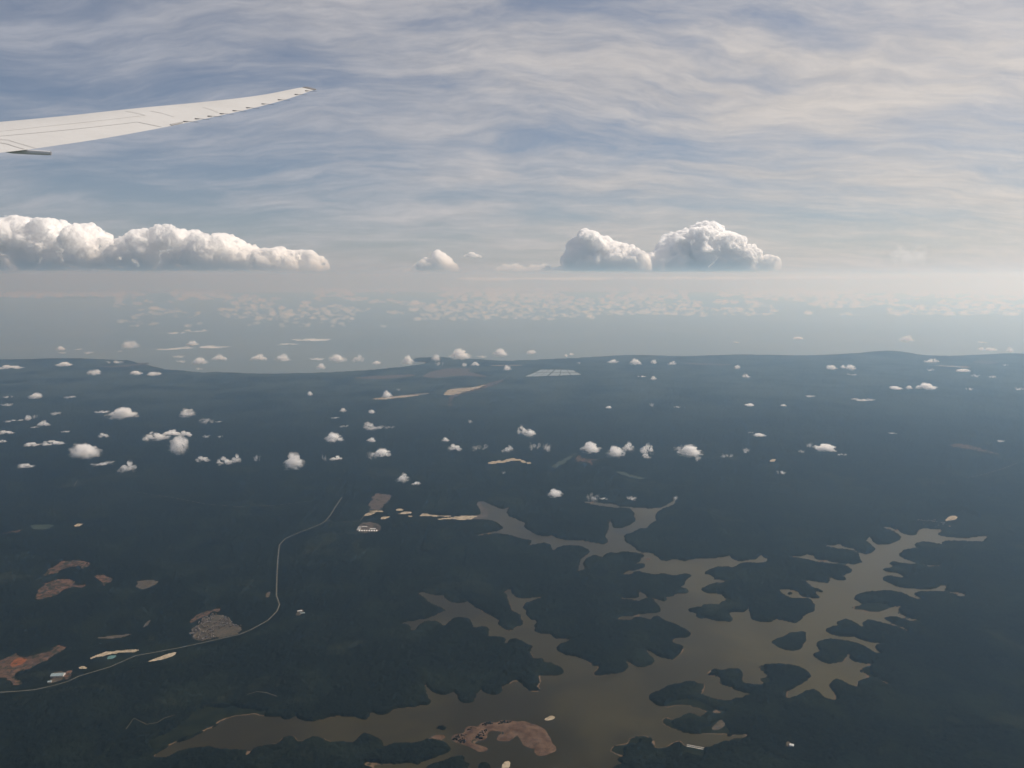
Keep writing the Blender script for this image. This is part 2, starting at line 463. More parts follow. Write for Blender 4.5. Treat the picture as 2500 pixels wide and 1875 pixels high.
# ------------------------------------------------------------------ the shore of the reservoir (survey)
shore = [
 ('B', '180,640 270,590 330,560 420,530 500,490 590,450 600,420 680,395 760,385 860,375 930,390 1000,385 1020,405 1060,405 1095,385 1115,405 1190,420 1270,412 1330,390 1400,385 1480,390 1530,412 1570,400 1585,360 1610,375 1680,375 1720,350 1800,335 1850,335 1900,325 1955,315 1960,285 1930,260 1925,215 1915,180 1940,205 1980,240 2050,250 2110,230 2120,280'),
 ('Z2', '825,1455 850,1470 890,1473 940,1465 945,1430 968,1385 985,1395 1010,1410 1060,1420 1100,1412 1115,1390 1115,1370 1150,1355 1185,1335 1215,1345 1240,1370 1280,1395 1330,1405 1365,1395 1345,1370 1365,1340 1345,1300 1400,1300 1450,1298 1490,1285 1497,1265 1470,1245 1420,1220 1380,1215 1370,1195 1310,1190 1285,1150 1300,1130 1310,1115 1270,1100 1210,1070 1160,1065 1145,1090 1130,1095 1130,1060 1090,1050 1030,1055 1022,1045 1030,1015 1025,995 980,985 940,1000 915,985 930,965 910,940 860,925 800,930 755,960 740,985 725,970 700,950 640,955 590,970 550,1015 535,1010 515,975 445,972 540,950 640,935 700,915 745,890 750,880 730,865 670,850 630,820 600,790 565,783 605,762 640,780 700,788 740,785 745,810 770,830 830,840 875,835 885,825 920,845 930,865 990,900 1060,935 1085,950 1080,975 1120,1005 1150,1020 1180,1010 1185,995 1230,980 1250,960 1230,920 1200,895 1175,890 1160,850 1150,810 1140,785 1115,768 1165,748 1170,775 1200,805 1260,810 1340,800 1395,793 1340,810 1290,825 1240,840 1240,870 1265,890 1260,915 1285,940 1335,948 1300,1010 1340,1025 1420,1040 1435,1060 1480,1070 1560,1065 1605,1060 1540,1080 1480,1095 1455,1125 1460,1145 1510,1165 1600,1185 1630,1205 1665,1220 1670,1240 1720,1240 1710,1262 1685,1280 1690,1305 1760,1300 1840,1290 1895,1270 1915,1240 1905,1215 1888,1198 1930,1225 1990,1245 2040,1240 2075,1215 2065,1180 2030,1150'),
 ('P', '490,335 560,370 640,410 720,445 780,450 810,430 810,410 870,395 885,345 870,300 800,280 785,235 830,230 900,230 950,215 965,185 930,150 850,115 760,80 690,60 640,20'),
 ('M', '1820,1220 1775,1245 1760,1265 1700,1240 1620,1225 1560,1260 1500,1255 1450,1262 1460,1225 1540,1225 1650,1215 1680,1195 1760,1200 1850,1190 1870,1165 1830,1110 1790,1060 1720,1045 1660,1065 1650,1085 1600,1065 1540,1060 1490,1065 1465,1038 1520,1045 1600,1045 1650,1035 1660,1000 1640,968 1690,1000 1720,1030 1800,1050 1860,1070 1910,1080 1925,1060 1910,1035 2000,1030 2010,1000 2080,1000 2130,990 2130,965 2080,950 2050,945 2100,910 2110,880 2170,830 2150,810 2080,810 1990,825 1920,815 1870,800 1820,825 1780,815 1720,805 1660,785 1590,785 1580,805 1500,820 1500,795 1580,775 1650,770 1700,750 1710,720 1680,705 1600,710 1670,690 1660,660 1710,630 1640,605 1560,598 1480,590 1440,605 1370,598 1300,620 1290,660 1270,640 1220,628 1150,640 1110,670 1105,710 1110,755 1080,775 1055,785 1060,720 1085,660 1130,635 1160,605 1155,575 1110,545 1040,530 960,525 890,535 840,560 810,580 800,560 790,530 750,510 700,507 640,520 545,540 590,500 600,480 570,478 500,465 430,440 340,420 230,415 130,425 40,436 110,410 200,400 280,385 320,360 300,330 240,295 150,275 70,268 0,272 -20,255 0,240 100,225 90,170 60,100 130,95 200,130 280,165 330,165 400,150 360,175 350,210 380,250 450,265 460,290 535,300 515,345 560,370 600,400 660,430 740,440 810,432 830,455 900,470 1000,475 1100,485 1200,505 1300,520 1355,510 1355,480 1310,445 1335,420 1350,350 1365,278 1385,320 1390,350 1440,360 1520,350 1610,300 1610,270 1600,240 1610,210 1570,170 1500,160 1400,160 1300,145 1200,135 1100,100 1160,98 1300,112 1400,120 1450,145 1560,150 1650,160 1780,165 1880,155 1920,135 1980,90 2010,45 2015,95 1990,125 1930,155 1850,180 1810,220 1805,245 1825,280 1800,300 1740,325 1730,360 1650,365 1600,385 1590,410 1520,415 1503,440 1515,490 1560,520 1610,545 1625,580 1690,595 1770,600 1810,630 1850,650 1860,675 1940,680 1985,655 2050,675 2110,685 2150,665'),
 ('Z3', '650,297 740,295 830,285 865,272 885,300 930,315 990,302 1040,300 1060,272 1085,295 1110,300 1080,325 1040,320 930,325 890,350 850,350 780,345 730,365 690,390 740,400 760,415 755,432 830,430 900,434 830,445 750,455 700,475 675,490 720,515 810,522 822,545 860,555 805,570 800,592 690,588 680,602 600,615 602,632 650,642 640,660 670,677 715,672 780,690 850,697 887,690 870,655 850,640 900,634 960,640 978,612 985,597 990,640 995,680 1050,695 1140,700 1150,685 1210,692 1290,707 1320,667 1350,652 1397,630 1405,600 1395,560 1330,545 1260,550 1220,535 1160,490 1230,490 1290,500 1325,538 1400,548 1445,548 1415,522 1400,500 1470,513 1430,490 1395,480 1370,450 1300,428 1400,440 1450,447 1500,457 1485,405 1540,432 1605,435 1612,420 1570,405 1640,390 1650,370 1610,340 1520,330 1430,318 1370,303 1300,293 1250,283 1320,280 1350,268 1395,275 1405,300 1480,310 1560,325 1650,335 1712,320 1690,300 1690,270 1640,240 1560,235 1500,225 1450,205 1520,215 1555,200 1590,225 1655,233 1665,252 1740,270 1785,250 1785,225 1750,195 1720,182 1757,150 1768,180 1790,207 1840,210 1900,195 1950,180 1950,150 1900,120 1850,105 1810,92 1880,92 1920,115'),
 ('R', '970,165 1010,205 1090,228 1170,225 1190,170 1250,160 1330,170 1420,175 1355,215 1400,235 1500,248 1640,258 1740,245 1870,232 1820,265 1820,290 1700,285 1500,285 1395,292 1440,330 1330,305 1240,290 1170,298 1130,320 1195,370 1140,357 1050,365 985,395 970,425 1060,470 1200,510 1320,530 1420,522 1330,548 1230,525 1100,508 960,490 890,492 880,510 960,540 900,545 840,560 835,575 900,590 990,600 1050,655 960,635 880,625 815,645 820,670 900,700 980,735 1100,750 1250,765 1350,758 1450,708 1410,760 1480,785 1560,798 1650,810 1580,838 1540,805 1440,782 1300,778 1180,775 1115,795 1160,835 1260,888 1150,850 1040,800 950,778 860,770 780,778 680,780 590,800 540,830 540,850 600,890 640,915 560,915 510,940 560,970 680,983 820,980 880,965 880,945 990,920 1030,940 960,955 945,975 1000,1020 1100,1050 1200,1070 1180,1088 1060,1055 960,1030 880,1022 810,1040 900,1090 990,1120 1050,1150 1065,1170 980,1125 850,1095 740,1068 660,1062 620,1085 640,1130 690,1160 620,1130 560,1090 500,1060 450,1052 370,1080 380,1115 320,1125 240,1150 300,1195 400,1215 490,1225 540,1215 580,1240 680,1280 830,1290 730,1305 760,1360 800,1390 740,1380 680,1340 580,1290 450,1260 300,1248 180,1265 170,1300 210,1350 170,1375 130,1395 190,1455 290,1485 380,1490 450,1485 470,1440 480,1375 510,1440 540,1470 620,1480 720,1495 610,1520 600,1550 650,1600 760,1640'),
 ('Z3', '1832,1072 1890,1107 1830,1068 1760,1055 1690,1065 1670,1080 1665,1112 1610,1090 1560,1065 1500,1070 1490,1100 1510,1140 1545,1190 1480,1190 1440,1140 1390,1120 1320,1140 1290,1175 1213,1187 1250,1130 1330,1090 1390,1050 1370,1020 1320,985 1250,965 1150,962 1060,980'),
 ('P', '1610,520 1640,560 1720,605 1620,615 1620,650 1680,685 1600,690 1480,690 1465,640 1475,580 1430,540 1350,535 1240,545 1150,535 1130,570 1080,580 1120,605 1210,610 1230,650 1210,690 1300,715 1380,740 1470,770 1550,780 1460,800 1490,852 1420,815 1350,840 1300,850 1200,825 1100,800 1040,790 1080,745 1110,710 1070,670 960,655 880,665 830,690 730,700 650,745 560,775 545,830 600,875 700,910 800,910 880,895 960,910 1060,945 1200,950 1280,955 1100,960 1060,985 1030,1010 1000,995 930,975 870,990 820,1020 760,1025 700,1015 660,1045 680,1090 760,1130 860,1150 960,1170 1050,1185 1150,1180 1260,1180 1310,1160 1310,1195 1400,1190 1520,1178 1400,1210 1320,1240 1230,1265 1170,1290 1110,1312 1050,1310 920,1278 900,1265 870,1235 820,1230 740,1260 720,1300 660,1300 600,1310 590,1270 590,1230 540,1200 440,1188 350,1210 330,1240 350,1270 230,1275 165,1310 165,1350 230,1390 300,1400 230,1410 240,1440 280,1470 200,1490 150,1530 60,1800 -1300,1900 -2100,1900'),
 ('B', '1500,900 1620,760 1600,705 1530,685 1640,695 1750,690 1820,685 1880,700 1900,670 1960,655 2040,630 2090,605 2070,570 2040,545 1980,530 1920,540 1860,560 1780,560 1720,550 1680,570 1665,582 1655,540 1600,510 1550,495 1510,505 1470,560 1400,550 1320,545 1280,515 1220,510 1160,525 1125,545 1100,515 1050,510 1000,520 985,560 920,565 840,590 780,637 795,600 700,600 600,600 560,580 480,590 400,600 320,630 250,660'),
]
LAKE = chaikin(np.concatenate([pts(f, t, 6.0) for f, t in shore]), 2)
ISLES = {
 'green': pts('P', '1735,270 1790,240 1850,210 1940,170 2060,168 2090,185 2090,240 2075,290 2030,340 1970,365 1900,355 1790,320', 6),
 'red': pts('Z4', '740,560 780,525 870,520 870,470 920,450 990,460 1000,430 1080,410 1150,425 1200,400 1280,405 1340,415 1400,405 1450,430 1520,445 1570,470 1610,520 1640,570 1645,610 1690,640 1680,680 1600,710 1530,720 1490,690 1510,650 1450,650 1390,620 1370,570 1330,530 1270,590 1150,585 1170,540 1215,505 1130,492 1070,500 1060,560 1030,580 940,582 920,600 1000,630 1060,645 1070,670 1000,690 940,650 860,620 770,595', 6),
 'bar': pts('Z4', '1580,390 1640,358 1675,368 1665,388 1600,402', 6),
 'islet': pts('Z4', '608,465 650,448 705,462 700,478 655,482', 6),
 'mud': pts('Z4', '550,562 600,532 660,530 695,550 660,572 600,575', 6),
 'south': pts('Z4', '470,860 520,826 560,800 680,770 850,710 880,780 925,790 900,830 930,1000 450,1000', 6),
 'lobe': pts('Z4', '955,850 990,788 1050,775 1090,798 1112,840 1150,1000 930,1000', 6),
 'sandy': pts('Z4', '1195,850 1212,775 1270,768 1275,810 1235,850', 6),
 'spot': pts('Z3', '1228,515 1250,511 1265,518 1242,527', 6),
 'shoal': pts('M', '1705,660 1740,652 1775,664 1735,672', 6),
}
ISLES = {k: chaikin(v, 2) for k, v in ISLES.items()}
COAST = pts('D', '-2600,780 -600,776 -200,776 0,777 100,778.5 200,777.5 285,781 318,789 360,799 440,805.5 560,808 700,806 800,800 870,793 914,786.5 926,781.5 892,780 898,776.5 950,776 1000,778.5 1100,780 1200,777 1300,771.5 1400,769.5 1500,770.5 1600,768.5 1700,771 1800,768.5 1880,766.5 1930,766 1970,768 2050,770.5 2120,768.5 2212,767.5 2600,765 4800,763', 0)
COASTP = np.concatenate([COAST, np.array([(110000, 12000.), (110000., -4000.), (-110000., -4000.), (-110000., 12000.)])])

# clearings: frame, outline, material, keeps trees off
CLEAR = [
 ('cleared_earth', 'Z1', '210,550 230,510 270,470 260,455 300,440 350,430 430,425 490,430 470,455 420,462 540,450 535,465 480,480 430,490 370,520 310,548 260,555', M_RED, 0),
 ('cleared_earth', 'Z1', '265,410 300,380 310,360 345,345 385,300 470,310 530,295 575,330 560,350 510,370 480,345 430,350 390,370 370,395 320,400', M_RED, 0),
 ('cleared_earth', 'Z1', '580,412 640,393 720,425 725,440 650,475 630,450 600,422', M_RED, 0),
 ('scrub_clearing', 'Z1', '860,430 1020,430 980,470 900,500 865,490', M_DIM, 0),
 ('scrub_clearing', 'Z1', '1170,720 1200,680 1280,640 1400,600 1435,598 1400,632 1300,660 1200,712', M_BROWN, 0),
 ('village_ground', 'Z1', '1280,690 1350,650 1440,660 1480,700 1590,740 1520,775 1400,800 1280,822 1190,800 1200,750', M_DIM, 1),
 ('quarry_floor', 'Z1', '-300,1000 -100,960 0,940 120,875 150,920 230,910 400,835 450,850 430,870 330,920 240,985 130,1020 80,1050 150,1100 110,1120 40,1060 0,1050 -200,1080', M_BROWN, 0),
 ('quarry_pit', 'Z1', '60,972 100,930 180,925 150,965 80,986', M_ORANGE, 2),
 ('yard_earth', 'Z1', '415,1010 470,1005 440,1060 405,1065', M_RED, 0),
 ('yard_ground', 'Z1', '300,1095 325,1020 412,1008 402,1066 340,1085', M_DIM, 1),
 ('sand_strip', 'Z1', '555,925 620,900 690,878 740,878 850,873 892,876 850,894 760,900 700,904 630,924 566,948', M_SAND, 0),
 ('sand_strip', 'Z1', '930,953 1000,926 1060,903 1122,888 1110,912 1050,934 980,948', M_SAND, 0),
 ('earth_bank', 'Z1', '500,1000 500,985 540,975 560,995', M_SAND, 0),
 ('settling_pond', 'Z1', '675,938 690,912 747,910 720,932', M_TEAL, 0),
 ('scrub_clearing', 'Z1', '1688,545 1690,515 1722,503 1708,542', M_DIM, 0),
 ('yard_ground', 'Z1', '1875,655 1900,618 1942,612 1955,640 1905,658', M_DIM, 1),
 ('sand_strip', 'a5', '0,1045 80,1030 158,1018 130,1042 60,1048 0,1054', M_BROWN, 0),
 ('sand_strip', 'a5', '466,1003 490,984 537,984 510,1001 480,1010', M_SAND, 0),
 ('grass_field', 'a5', '180,990 350,988 320,1022 215,1024', M_GREEN, 0),
 ('ploughed_field', 'T', '250,350 340,140 400,138 490,150 600,150 530,260 440,350 400,365', M_FIELD, 0),
 ('sand_patch', 'T', '205,442 250,402 330,390 380,394 330,424 280,438', M_SAND, 0),
 ('sand_patch', 'T', '240,378 330,368 495,368 500,388 400,388', M_SAND, 0),
 ('sand_patch', 'T', '428,492 440,458 500,448 585,436 540,468 470,494', M_SAND, 0),
 ('sand_patch', 'T', '635,367 660,343 730,343 755,366 660,375', M_SAND, 0),
 ('sand_patch', 'T', '655,418 720,392 770,378 860,383 875,407 790,413 720,421', M_SAND, 0),
 ('sand_patch', 'T', '795,450 830,428 870,438 860,455', M_SAND, 0),
 ('sand_strip', 'T', '955,438 1000,413 1040,388 1068,393 1085,423 1150,428 1300,430 1400,428 1430,446 1350,454 1200,450 1050,446 980,450', M_SAND, 0),
 ('sand_strip', 'T', '1180,490 1280,468 1400,462 1430,443 1520,436 1640,438 1760,442 1700,462 1660,492 1560,497 1480,492 1300,490', M_SAND, 0),
 ('river_flat', 'T', '1660,442 1780,430 1810,405 1790,370 1755,330 1725,240 1780,250 1850,330 1900,400 1850,480 1700,490', M_MUD, 0),
 ('factory_yard', 'T', '90,672 150,560 240,510 450,556 415,668', M_FIELD, 0),
 ('earth_road', 'a6', '632,236 634,208 645,178 680,158 740,143 790,128 860,108 920,83 1018,58 960,92 890,118 800,144 700,170 668,184 658,210 668,238', M_RED, 0),
 ('town_ground', 'a6', '600,165 640,130 720,124 800,118 880,100 860,112 790,134 700,160 640,172', M_SAND, 1),
 ('sand_strip', 'a6', '140,192 300,176 500,152 520,160 420,176 200,200', M_SAND, 1),
 ('red_earthworks', 'a6', '1433,588 1470,543 1492,570 1540,575 1612,577 1540,586 1562,605 1545,617 1520,592 1480,594', M_RED, 0),
 ('earthworks', 'a6', '886,604 900,590 960,584 1000,577 1060,565 1110,578 1178,600 1130,608 1080,584 1000,595 920,608', M_SAND, 0),
 ('grass_valley', 'a6', '1280,622 1340,588 1430,538 1460,536 1385,592 1330,634', M_GREEN, 0),
 ('bare_airstrip', 'a3', '455,1092 540,1055 620,1038 790,1038 760,1060 860,1083 905,1097 700,1084 560,1102', M_FIELD, 0),
 ('sand_patch', 'R', '1428,88 1490,33 1575,42 1562,72 1480,84', M_SAND, 0),
 ('sand_patch', 'R', '1448,143 1500,128 1494,148', M_SAND, 0),
 ('sand_patch', 'a7', '585,590 620,570 642,578 628,592', M_SAND, 0),
 ('bare_airstrip', 'a7', '1728,482 1830,474 1960,510 2085,552 1990,538 1880,514 1740,497', M_BROWN, 0),
 ('coastal_flat', 'a4', '1640,1018 1870,1028 1868,1036 1650,1025', M_SAND, 0),
 ('coastal_flat', 'a4', '1876,996 1960,990 2066,1000 2000,1014 1900,1005', M_FIELD, 0),
 ('cleared_earth', 'Z1', '300,470 360,452 470,446 440,468 380,476', M_BROWN, 0),
 ('cleared_earth', 'Z1', '480,478 545,458 540,472 500,486', M_RED, 0),
 ('cleared_earth', 'Z1', '330,352 380,330 400,345 350,372', M_BROWN, 0),
 ('scrub_clearing', 'Z1', '600,800 660,790 760,775 860,770 800,800 680,815', M_DIM, 0),
 ('scrub_clearing', 'Z1', '900,740 930,700 960,680 950,720', M_DIM, 0),
 ('coastal_flat', 'a3', '0,1100 200,1085 430,1075 420,1090 200,1110', M_FIELD, 0),
 ('coastal_flat', 'a3', '900,1018 1120,1016 1118,1022 910,1024', M_SAND, 0),
 ('coastal_flat', 'a4', '0,1000 140,1005 360,1010 350,1022 120,1018', M_FIELD, 0),
 ('coastal_flat', 'a2', '560,1030 760,1022 950,1000 940,1012 760,1034', M_FIELD, 0),
 ('coastal_flat', 'a2', '0,1138 115,1140 110,1146 0,1146', M_GREEN, 0),
 ('grass_valley', 'a6', '1680,650 1760,655 1860,690 1950,688 1850,705 1740,680', M_GREEN, 0),
 ('lakeside_clearing', 'P', '1150,1120 1205,1065 1245,1030 1300,1080 1240,1130 1180,1140', M_DIM, 1),
 ('house_clearing', 'P', '1850,1302 1900,1238 1960,1285 1940,1315', M_DIM, 1),
]
POND_Q = [(1120, 1092, 1180, 1068, 1290, 1066, 1262, 1088), (1186, 1066, 1222, 1048, 1310, 1047, 1294, 1064), (1296, 1066, 1316, 1047, 1428, 1050, 1452, 1064), (1268, 1088, 1296, 1068, 1456, 1066, 1488, 1080)]
for q in POND_Q:
    for a in range(3):
        f0, f1 = a / 3 + 0.012, (a + 1) / 3 - 0.012
        A, B_, C_, D_ = [np.array(q[i:i + 2], float) for i in (0, 2, 4, 6)]
        L0, L1 = A + (D_ - A) * f0, A + (D_ - A) * f1
        U0, U1 = B_ + (C_ - B_) * f0, B_ + (C_ - B_) * f1
        CLEAR.append(('fish_pond', 'a3', ' '.join('%f,%f' % tuple(p) for p in (L0, U0, U1, L1)), M_POND, 0))

MARSH = [pts('P', t, 8) for t in (
 '1070,580 1130,600 1215,605 1235,650 1290,690 1380,705 1370,745 1200,700 1205,640 1110,615',
 '985,650 1075,665 1120,710 1080,750 1020,790 985,760 1000,700',
 '600,880 700,880 840,830 960,835 1100,880 1290,960 1200,960 1050,950 950,915 860,900 780,920 680,915',
 '640,1040 700,1010 780,1030 760,1070 800,1110 860,1155 740,1135 670,1095',
 '1070,1120 1180,1060 1300,1080 1330,1130 1280,1180 1150,1190 1060,1190',
 '150,1310 230,1265 340,1275 290,1320 280,1380 200,1390 150,1360',
 '340,1205 440,1180 550,1195 600,1240 560,1230 460,1240 400,1270 345,1260',
 '1600,515 1660,500 1700,540 1660,570 1720,610 1760,650 1690,690 1610,650',
 '870,1240 905,1260 925,1290 1110,1325 1060,1400 900,1360 850,1330',
 '1390,1180 1530,1175 1420,1240 1330,1250')]
MARSH += [pts('R', t, 8) for t in ('500,940 560,910 640,905 740,890 860,900 900,940 880,975 700,990 560,975',
                                   '590,1545 620,1515 720,1490 690,1530 680,1570 730,1620 650,1605',
                                   '370,1440 400,1390 460,1390 480,1470 440,1495 380,1495',
                                   '950,965 980,955 1030,1000 1120,1050 1000,1025')]
MARSH += [pts('B', '150,560 300,480 480,330 700,330 900,350 900,385 700,400 600,430 500,480 350,545 200,600', 8)]
ROADS = [
 ('road', 11.0, np.concatenate([pts('Z1', '-400,1150 0,1147 100,1141 220,1131 330,1106 430,1078 500,1045 700,985 860,915 1000,890 1150,862 1290,831 1400,806 1520,780 1600,746 1700,691 1760,631 1776,590 1756,530 1760,400 1765,300 1775,210 1812,170 1900,131 1980,101 2040,76'), pts('a5', '2068,968 2100,930 2130,880 2172,818')])),
 ('track', 7.0, np.concatenate([pts('a5', '2068,968 2212,975'), pts('T', '60,512 160,512 215,440')])),
 ('track', 7.0, pts('a5', '870,785 1100,820 1300,860 1500,878 1750,870 1980,840')),
 ('track', 8.0, pts('a7', '1880,690 1970,668 2080,635 2170,600')),
 ('track', 6.0, pts('a5', '470,750 480,730 495,705')),
 ('track', 5.0, pts('B', '20,470 70,400 150,440 215,430 265,400 330,380')),
 ('track', 5.0, pts('B', '790,250 850,232 910,238 980,262')),
 ('track', 5.0, pts('R', '1170,80 1240,75 1330,90 1440,100 1520,60')),
]

# ------------------------------------------------------------------ relief
CLEARP = [(c[0], pts(c[1], c[2], 9.0) if c[0] == 'fish_pond' else chaikin(pts(c[1], c[2], 9.0), 1), c[3], c[4]) for c in CLEAR]


def lake_sd(P):
    s = poly_sd(P, LAKE, 300.0)
    for k, pl in ISLES.items():
        i = poly_sd(P, pl, 250.0)
        s = np.maximum(s, -i)
    return s


HILLS = [(ground(*uv('D', x, y), 0), h, sx, sy) for x, y, h, sx, sy in (
    (1925, 769, 150, 950, 700), (1850, 771, 70, 1600, 700), (1660, 771, 60, 1300, 700), (1380, 773, 60, 900, 700), (1560, 773, 55, 1100, 600),
    (945, 779, 95, 500, 450), (905, 779, 50, 300, 300), (2180, 771, 70, 1200, 700), (130, 781, 75, 1500, 700), (1010, 782, 50, 700, 500))]


def land_z(P, ls=None):
    """height of the bare ground"""
    base = 9.0 + np.zeros(len(P))
    c = np.full(len(P), -1e9)
    m = P[:, 1] > 20000.0
    if m.any():
        c[m] = poly_sd(P[m], COASTP, 1500.0) + 160 * (vnoise(P[m], 900, 3) - 0.5) + 60 * (vnoise(P[m], 300, 4) - 0.5)
    for (h0, h, sx, sy) in HILLS:
        base = base + h * np.exp(-((P[:, 0] - h0[0]) / sx) ** 2 - ((P[:, 1] - h0[1]) / sy) ** 2)
    shore_f = np.clip(-c / 250.0, -1, 1)
    z = np.where(shore_f > 0, base * np.minimum(1, shore_f * 1.6), shore_f * 9.0)
    if ls is not None:
        t = sstep(ls, 0, 45)
        z = np.where(ls < 1e8, np.where(ls > 0, 6.0 + (z - 6.0) * np.maximum(t, np.minimum(ls / 10.0, 1) * 0.35), 6.0 + np.maximum(ls * 0.25, -5.0)), z)
    return z


def grid(sv, kv):
    S, K = np.meshgrid(sv, kv)
    Y = ALT / K
    return np.stack([(S * Y).ravel(), Y.ravel()], 1)


def grid_faces(nr, nc):
    i = np.arange(nr - 1)[:, None] * nc + np.arange(nc - 1)[None, :]
    i = i.ravel()
    return np.stack([i, i + 1, i + nc + 1, i + nc], 1)


# bare land
st = 0.0037
sv = np.concatenate([np.linspace(-2.6, -0.82, 40, endpoint=False), np.arange(-0.82, 0.82, st), np.linspace(0.82, 2.6, 40)])
kv = np.concatenate([np.linspace(2.4, 1.0, 30, endpoint=False), np.arange(1.0, 0.20, -st), np.arange(0.20, 0.078, -st / 3.5)])
P = grid(sv, kv)
ls = lake_sd(P)
near = np.abs(ls) < 300
ls[near] += 20.0 * (vnoise(P[near], 62, 11) - 0.5) + 12.0 * (vnoise(P[near], 27, 12) - 0.5)
Z = land_z(P, ls)
land = structure(mesh_obj('land', np.column_stack([P, Z]), grid_faces(len(kv), len(sv)), M_GROUND, smooth=True))

# forest canopy: one mass of crowns over the land, open over water, clearings and roads
st = 0.00135
sv = np.arange(-0.80, 0.80, st)
kv = np.concatenate([np.arange(0.98, 0.20, -st), np.arange(0.20, 0.0895, -st * 0.6)])
P = grid(sv, kv)
P += (rng.random(P.shape) - 0.5) * np.array([1.0, 0.0]) * (st * 0.5 * P[:, 1:2])
ls = lake_sd(P)
near = np.abs(ls) < 300
ls[near] += 20.0 * (vnoise(P[near], 62, 11) - 0.5) + 12.0 * (vnoise(P[near], 27, 12) - 0.5)
Z = land_z(P, ls)
edge = np.where(ls < 1e8, ls, 1e9)
bank = 3 + 15 * sstep(vnoise(P, 210, 13), 0.5, 0.85)
mask = sstep(edge - bank, 0, 8)
mask *= sstep(Z, 3.0, 6.0)
height = 6 + 9 * vnoise(P, 38, 21) + 6 * vnoise(P, 17, 22) + 4.0 * rng.random(len(P))
height *= 0.75 + 0.25 * sstep(np.minimum(edge, 900), 5, 90)
relief = 30 * vnoise(P, 1900, 31) ** 2 + 16 * vnoise(P, 620, 32)
relief *= sstep(np.minimum(edge, 900), 40, 700)
ncl = {}
for nm, pl, mt, mode in CLEARP:
    if mode == 2: continue
    d = poly_sd(P, pl, 320.0)
    jit = 0.0 if nm == 'fish_pond' else min(95.0, (0.26 if mt in (M_RED, M_BROWN) else 0.15) * float(np.ptp(pl, axis=0).max())) * (vnoise(P, 75, 41) - 0.42) + (24 if mt in (M_RED, M_BROWN) else 8) * (vnoise(P, 28, 43) - 0.5)
    if mode == 0: mask *= sstep(d + jit, 0, 9)
    if mode == 1: mask *= sstep(d + 70 * (vnoise(P, 55, 45) - 0.30), 0, 9)      # half grown over
    relief *= sstep(d, 40, 300)
    # low scrub on the near side of an opening keeps it open to the sky
    height *= 0.30 + 0.70 * sstep(d, 10, 130)
for pl in MARSH:
    d = poly_sd(P, pl, 100.0)
    mask *= sstep(d + 40 * (vnoise(P, 70, 42) - 0.5) + 18 * (vnoise(P, 26, 44) - 0.5), -2, 9)
for nm, wd, ln in ROADS:
    d = line_d(P, ln, 400.0)
    mask *= sstep(d, wd, wd + 7)
    height *= 0.22 + 0.78 * sstep(d, 25, 120)
    relief *= sstep(d, 40, 350)
for k in ('red', 'bar', 'sandy', 'shoal', 'mud'):
    d = poly_sd(P, ISLES[k], 60.0)
    mask *= np.where(d < 25, 0.0, 1.0)
d = poly_sd(P, ISLES['green'], 60.0)
height = np.where(d < 15, height * 0.35, height)
ZC = Z + mask * (height + relief) - 0.4 * (mask < 0.02)
fc = grid_faces(len(kv), len(sv))
keep = (mask[fc].max(1) > 0.02)
fc = fc[keep]
used = np.unique(fc)
remap = np.full(len(P), -1, np.int64); remap[used] = np.arange(len(used))
forest = stuff(mesh_obj('forest', np.column_stack([P, ZC])[used], remap[fc], M_FOREST, smooth=False),
               'dark rainforest canopy covering the lowland around the reservoir', 'forest')

# water
lo, hi = LAKE.min(0) - 60, LAKE.max(0) + 60
lo[1] = 2600
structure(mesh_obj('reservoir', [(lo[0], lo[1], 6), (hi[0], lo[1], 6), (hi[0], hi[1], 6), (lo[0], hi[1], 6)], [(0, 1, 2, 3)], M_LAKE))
RS = 165000.0
ring = [(RS * math.cos(2 * math.pi * i / 180), RS * math.sin(2 * math.pi * i / 180), 0.0) for i in range(180)]
structure(mesh_obj('sea', ring, [tuple(range(180))], M_SEA))


# ------------------------------------------------------------------ open patches laid over the ground
def densify(pl, step, amp, seed):
    o = []
    n = len(pl)
    r = random.Random(seed)
    for i in range(n):
        A, B_ = pl[i], pl[(i + 1) % n]
        L = np.linalg.norm(B_ - A)
        k = max(1, int(L / step))
        nrm = np.array((-(B_ - A)[1], (B_ - A)[0])) / (L + 1e-9)
        for j in range(k):
            a = 0 if amp == 0 else r.uniform(-amp, amp)
            o.append(A + (B_ - A) * (j / k) + nrm * a)
    return np.array(o)


def sheet(name, pl, mat, z, parent=None):
    tris = tessellate_polygon([[Vector((p[0], p[1], 0)) for p in pl]])
    c = pl.mean(0)
    V = [(p[0] - c[0], p[1] - c[1], 0) for p in pl]
    o = mesh_obj(name, V, [tuple(t) for t in tris], mat, parent, loc=(c[0], c[1], z))
    me = o.data
    bm = bmesh.new(); bm.from_mesh(me); bmesh.ops.recalc_face_normals(bm, faces=bm.faces)
    if sum(f.normal.z for f in bm.faces) < 0: bmesh.ops.reverse_faces(bm, faces=bm.faces)
    bm.to_mesh(me); bm.free()
    return o


